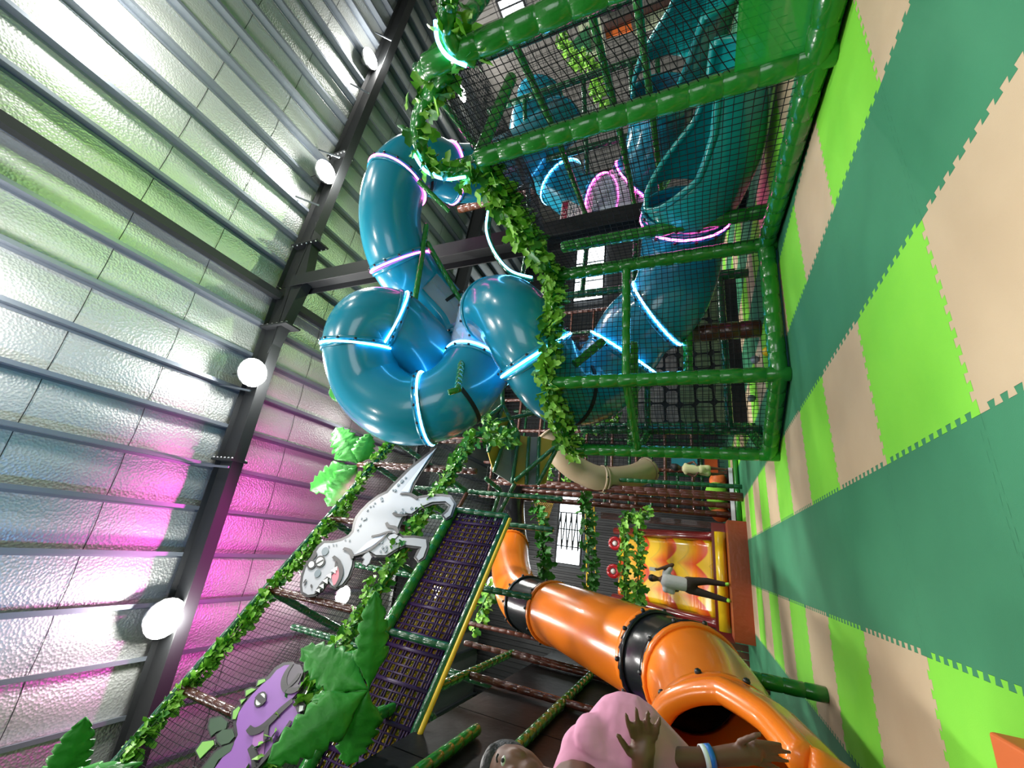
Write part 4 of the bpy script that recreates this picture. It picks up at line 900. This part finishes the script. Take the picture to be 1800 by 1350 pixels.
# dark back structures
for (c1, c2, Y, m, nm, l, ct) in (((900, 860), (1080, 1060), 19.5, 'panel', 'backdrop_panel', 'tall dark panel behind the gold net and the hanging ivy', 'panel'),):
    pass
frm = thing('far_play_structure', 'dark lattice of brown and green pipes behind the cage and the tent', 'play frame', (3, 15.5, 0))
for x in (1.6, 3.0, 4.4, 5.8, 7.2, 8.6, 10.0):
    mb = MB(); padded(mb, (x, 15.6, 0), (x, 15.6, 9.4), .07, .25); mb.build('post', 'bpad', frm); 
    mb = MB(); padded(mb, (x + .3, 18.0, 0), (x + .3, 18.0, 9.4), .07, .3); mb.build('post', 'gpad2', frm)
for z in (1.2, 2.1, 3.1, 4.0, 5.0, 6.0, 7.0, 8.0, 9.0):
    mb = MB(); padded(mb, (1.6, 15.6, z), (10, 15.6, z), .06, .25); mb.build('rail', 'bpad', frm); mb = MB(); padded(mb, (1.9, 18, z - .3), (10.3, 18, z - .3), .06, .3); mb.build('rail', 'gpad2', frm)
mb = MB(); net(mb, (1.6, 15.7, .2), (10, 15.7, .2), (10, 15.7, 9.4), (1.6, 15.7, 9.4), .16, .011, 0, .05, False, 88); mb.build('net_panel', 'net', frm)
# black wall of the dinosaur frame's far side and a dark curtain behind
# truss towers by the bright window
for (px, m, l) in ((1044, 'gold', 'slim yellow lattice tower beside the dark ivy curtain'),):
    a = P(px, 880, Y=17.2); b = P(px + 4, 1035, Y=17.2); mb = MB()
    for dx in (0, .35): mb.tube([(a.x, 17.2, a.z + dx), (b.x, 17.2, b.z + dx)], .03, 6)
    for i in range(12): t = i / 12; mb.tube([a.lerp(b, t), a.lerp(b, t + 1 / 12) + V((0, 0, .35))] if i % 2 else [a.lerp(b, t) + V((0, 0, .35)), a.lerp(b, t + 1 / 12)], .02, 5)
    mb.build('lattice_truss', m, label=l, cat='truss')
# mural of painted stones behind the netting
mur = MB(); mxa, mxb, mz = 4.1, 6.0, 2.6; mur.box(((mxa + mxb) / 2, 9.9, mz / 2 + .1), (mxb - mxa + 2.2, .06, mz + .2), 2)
rr = random.Random(12)
z = .28
while z < 2.7:
    h_ = rr.uniform(.3, .45); x = mxa - 1.1
    while x < mxb + 1.1:
        w_ = rr.uniform(.35, .6); pts = [V((x + .03, 9.86, z + .05)), V((x + .08, 9.86, z + .02)), V((x + w_ - .08, 9.86, z + .03)), V((x + w_ - .02, 9.86, z + .1)), V((x + w_ - .03, 9.86, z + h_ - .08)), V((x + w_ - .1, 9.86, z + h_ - .02)), V((x + .09, 9.86, z + h_ - .03)), V((x + .02, 9.86, z + h_ - .1))]
        mur.prism(pts, (0, -1, 0), .03, 1 if z < 1.2 else 0); x += w_
    z += h_
mur.build('stone_mural', ['stone', 'stoneg', 'panel'], label='painted stone mural seen through the netting under the blue coil', cat='mural')
# small hanging silhouettes in front of the mural, cyan panel and brown door beyond the corner
for (a, b, m, l) in (((1180, 802), (1226, 818), 'cyanp', 'ribbed cyan panel beyond the cage corner'), ((1238, 802), (1262, 826), 'rust', 'brown square panel beyond the cage corner, nearest the floor')):
    pa = P(*a, Y=14.2); pb_ = P(*b, Y=14.2); mb = MB(); mb.box(((pa.x + pb_.x) / 2, 14.2, (pa.z + pb_.z) / 2), (abs(pa.x - pb_.x) + .3, .06, abs(pa.z - pb_.z))); mb.build('wall_board', m, label=l, cat='board')
# loose balls on the cage floor
for (px, py, m, l) in ((1349, 618, 'yel', 'small yellow ball on the cage floor'), (1327, 632, 'spot', 'small grey ball beside the yellow one'), (1321, 700, 'spot', 'small grey ball near the cage corner post')):
    c = P(px, py, Z=.07); mb = MB(); mb.ball((c.x, c.y, .07), .07, 0, 16); mb.build('play_ball', m, label=l, cat='ball', group='small play balls on the cage floor')
# notice boards hung in the cage frames
def sign(corners, Y, label, lines=True):
    c = [P(x, y, Y=Y) for x, y in corners]; o = sum(c, V()) / 4; U = ((c[1] - c[0]) + (c[2] - c[3])).normalized(); W = U.cross(V((0, 1, 0))); W = ((c[0] - c[3]) + (c[1] - c[2])); W = (W - U * W.dot(U)).normalized()
    N = U.cross(W).normalized()
    if N.y > 0: N = -N
    wd_ = ((c[1] - c[0]).length + (c[2] - c[3]).length) / 2; hh = ((c[0] - c[3]).length + (c[1] - c[2]).length) / 2
    root = thing('notice_board', label, 'notice board', o)
    mb = MB(); mb.box(o, (wd_, hh, .02), 0, (U, W, N)); mb.build('board', 'white', root)
    mb = MB(); mb.box(o + N * .014 + W * (hh * .37), (wd_ * .92, hh * .18, .004), 0, (U, W, N))
    for k in (-1, 1): mb.box(o + N * .013 + U * (k * wd_ * .46), (wd_ * .012, hh * .9, .003), 0, (U, W, N))
    mb.box(o + N * .013 - W * (hh * .45), (wd_ * .92, hh * .012, .003), 0, (U, W, N)); mb.build('header', 'maroon', root)
    def txt(s, pos, size, m):
        cu_ = bpy.data.curves.new('lettering', 'FONT'); cu_.body = s; cu_.size = size; cu_.align_x = 'CENTER'; cu_.align_y = 'CENTER'; cu_.extrude = .001; cu_.materials.append(M[m])
        t0 = bpy.data.objects.new('lettering', cu_); COL.objects.link(t0); bpy.context.view_layer.update()
        me = bpy.data.meshes.new_from_object(t0.evaluated_get(bpy.context.evaluated_depsgraph_get())); bpy.data.objects.remove(t0)
        Mw = Matrix(((U.x, W.x, N.x, pos.x), (U.y, W.y, N.y, pos.y), (U.z, W.z, N.z, pos.z), (0, 0, 0, 1))); me.transform(Mw)
        t = bpy.data.objects.new('lettering', me); COL.objects.link(t); t.parent = root; t.matrix_parent_inverse = Matrix.Translation(o).inverted()
    txt('NOTICE', o + N * .02 + W * (hh * .37), hh * .17, 'white')
    mb = MB(); r2 = random.Random(5)
    for k in range(6):
        x_ = -.38
        while x_ < .36:
            l_ = r2.uniform(.04, .12); mb.box(o + N * .013 + W * (hh * (.18 - k * .1)) + U * (wd_ * (x_ + l_ / 2)), (wd_ * l_, hh * .03, .003), 0, (U, W, N)); x_ += l_ + .03
    mb.build('small_print', 'spot', root)
sign([(979, 415), (988, 354), (1043, 344), (1041, 405)][0:1] + [(988, 354), (1043, 344), (1037, 407)] if False else [(981, 414), (988, 354), (1043, 343), (1037, 404)], 7.6, 'white notice board with maroon header seen through the netting beside the pink neon')
sign([(1001, 232), (1005, 195), (1054, 180), (1050, 220)], 7.6, 'smaller white notice board higher up near the top post of the cage')

# colourful clutter far right: cream and green panels, mural
for (pts, Y, m, l) in (([(1012, 30), (1052, 15), (1065, 92), (1025, 105)], 11.0, 'creamp', 'cream panel with a green triangle, right of the bright window'), ([(1002, 78), (1033, 44), (1040, 88), (1004, 90)], 10.9, 'grnpanel', 'green triangular panel fixed over the cream one'),
                       ([(1062, 52), (1108, 36), (1112, 52), (1066, 66)], 11.2, 'boxo', 'orange strip panel beside the cream panel'), ([(1110, 20), (1205, -15), (1200, 30), (1115, 60)], 11.6, 'creamp', 'pale patterned panel behind the upper chute'),
                       ([(1060, 40), (1200, -12), (1200, -2), (1062, 52)], 11.0, 'bpad', 'dark red beam across the pale panels')):
    q4 = [P(x, y, Y=Y) for x, y in pts]; mb = MB(); mb.prism(q4, (0, -1, 0), .06); mb.build('wall_board', m, label=l, cat='board')
garland([P(985, 60, Y=9.5), P(1000, 100, Y=9.5), P(1030, 110, Y=9.5), P(1050, 150, Y=9.5), P(1060, 200, Y=9.5)], 'bright leafy vine beside the notice boards', .28, 55, .17, mats=('leaf', 'leaf', 'stem'), seed=80)

# ------------------------------------------------------------------ orange box at the corner of the frame
bx_ = MB(); c = P(1735, 1283, Z=.16); X1, Y1 = c.x, c.y
bx_.box((X1 - .4, Y1 - .4, .08), (.8, .8, .16)); o = bx_.build('padded_step', 'boxo', label='bright orange padded block on the lime mat at the photo corner', cat='padded block')
bv = o.modifiers.new('bev', 'BEVEL'); bv.width = .012; bv.segments = 3

# ------------------------------------------------------------------ child in pink passing close to the camera
dK = 1.30
def K(x, y, dd=0): return D(x, y, dK + dd)
hc = K(905, 1362); 
child = thing('person', 'child in pink T-shirt passing close by with one hand raised', 'person', (hc.x, hc.y, 0), None)
rt = (K(905, 1262) - K(905, 1362)).normalized()      # towards the right of the scene
fw = (V((0, 0, CH)) - hc); fw.z = 0; fw.normalize(); up = V((0, 0, 1)); sd = fw.cross(up)      # face looks at the camera
ax = (sd, fw, up)
hd = hc
sh = K(1010, 1262, .02)       # near shoulder
body = [('b', hd, (.074, .088, .108), ax), ('b', hd + fw * .035 - up * .055, (.052, .055, .05), ax), (hd - up * .09, hd - up * .17, .045, .05), (hd - up * .2, K(1240, 1440, .05), .09, .09), (K(1240, 1440, .05), V((hd.x, hd.y, hd.z - .62)), .09, .09), ('b', hd + fw * .088 - up * .02, (.016, .02, .014), ax), ('b', hd + fw * .078 + up * .0, (.011, .014, .03), ax),
        ('b', hd + rt * .076 - up * .01, (.012, .018, .03), ax)]
zhip = hd.z - .62
hip = V((hd.x, hd.y, zhip))
for s_ in (-1, 1):
    body += [(hip + sd * (.07 * s_), V((hip.x, hip.y, zhip * .52)) + sd * (.08 * s_), .075, .05), (V((hip.x, hip.y, zhip * .52)) + sd * (.08 * s_), V((hip.x, hip.y, .06)) + sd * (.085 * s_), .048, .033), (V((hip.x, hip.y, .035)) + sd * (.085 * s_), V((hip.x, hip.y, .03)) + sd * (.085 * s_) + fw * .13, .035, .03)]
shl = K(1040, 1290, .0); shr = hd - up * .22 - rt * .13
elb = K(1120, 1335, -.02); wr = K(1262, 1330, -.03); hnd = K(1310, 1325, -.03)
body += [(shl, elb, .042, .036), (elb, wr, .034, .024), (wr, hnd, .026, .030), ('b', K(1318, 1322, -.03), (.032, .02, .038), ax)]
def finger(base, tip, curl, r0=.0095):
    m1 = base.lerp(tip, .4) + curl * .35; m2 = base.lerp(tip, .75) + curl * .3
    return [(base, m1, r0, r0 * .95), (m1, m2, r0 * .95, r0 * .85), (m2, tip, r0 * .85, r0 * .7)]
cv = fw * .02
for (bx1, by1, tx, ty) in ((1325, 1305, 1372, 1308), (1328, 1316, 1388, 1322), (1328, 1328, 1385, 1338), (1322, 1340, 1368, 1350)): body += finger(K(bx1, by1, -.03), K(tx, ty, -.03), cv)
body += finger(K(1300, 1305, -.03), K(1336, 1290, -.05), cv, .011)
# raised hand in front of the waist: forearm enters from the side, palm out, five fingers
w2 = K(1128, 1392, -.10); p2 = K(1130, 1318, -.13)
el2 = K(1080, 1440, -.02); body += [(shr, el2, .042, .036), (el2, w2, .034, .026), (w2, p2, .027, .033), ('b', K(1130, 1312, -.13), (.034, .018, .036), ax), ('b', K(1134, 1298, -.13), (.034, .015, .02), ax)]
for (bx1, by1, tx, ty, ln) in ((1112, 1294, 1100, 1256, 1), (1125, 1290, 1118, 1246, 1), (1139, 1290, 1139, 1250, 1), (1152, 1295, 1160, 1262, 1)): body += finger(K(bx1, by1, -.13), K(tx, ty, -.15), cv, .0098)
body += finger(K(1108, 1325, -.13), K(1086, 1292, -.15), cv, .011)
fused('body', body, 'skin', child, .0065, 5)
fused('hair', [('b', hd + up * .035 - fw * .025, (.083, .092, .092), ax), ('b', hd + up * .02 - fw * .07, (.06, .06, .06), ax), ('b', hd + up * .075 + fw * .03, (.06, .045, .03), ax)], 'hair', child, .009)
tA_, tB_ = K(1030, 1328, .03), K(1102, 1300, .03)
fused('t_shirt', [(tA_, tB_, .085, .125), (tB_, K(1240, 1440, .05), .13, .12), (K(1240, 1440, .05), hip, .12, .12), (shl, shl.lerp(elb, .42), .056, .060), (shr, shr.lerp(el2, .45), .058, .062), (hd - up * .16, tA_, .055, .08)], 'pinks', child, .009)
fused('shorts', [(hip + up * .06, hip, .125, .125)] + [(hip + sd * (.06 * s_), hip + sd * (.075 * s_) - up * .22, .09, .085) for s_ in (-1, 1)], 'panel', child, .012)
for s_ in (-1, 1):
    mb = MB(); mb.ball(hd + fw * .080 + rt * (.030 * s_) + up * .012, (.013, .007, .007), 0, 12, ax); mb.ball(hd + fw * .086 + rt * (.030 * s_) + up * .012, (.006, .003, .006), 1, 10, ax); mb.build('eye', ['eye_w', 'hair'], child)
    mb = MB(); mb.tube([hd + fw * .086 + rt * ((.018 + .0065 * k) * s_) + up * (.030 + .004 * math.sin(k * .8)) - fw * .0018 * k for k in range(5)], .003, 6, 0); mb.build('eyebrow', 'hair', child)
mb = MB(); mb.tube([hd + fw * (.089 - .1 * abs(k) ** 2 * .012) + rt * (.007 * k) - up * (.052 - .0006 * k * k) for k in range(-3, 4)], .005, 8); mb.build('mouth', 'lip', child)
bd = MB(); T = (hnd - wr).normalized(); c = K(1243, 1331, -.03); bd.tube([c - T * .016, c - T * .001], .031, 20, 0, False); bd.tube([c - T * .001, c + T * .016], .031, 20, 1, False)
solid(bd.build('wristband', ['whiteband', 'blueband'], label='white and blue band on the wrist of the child in pink', cat='wristband'), .003)
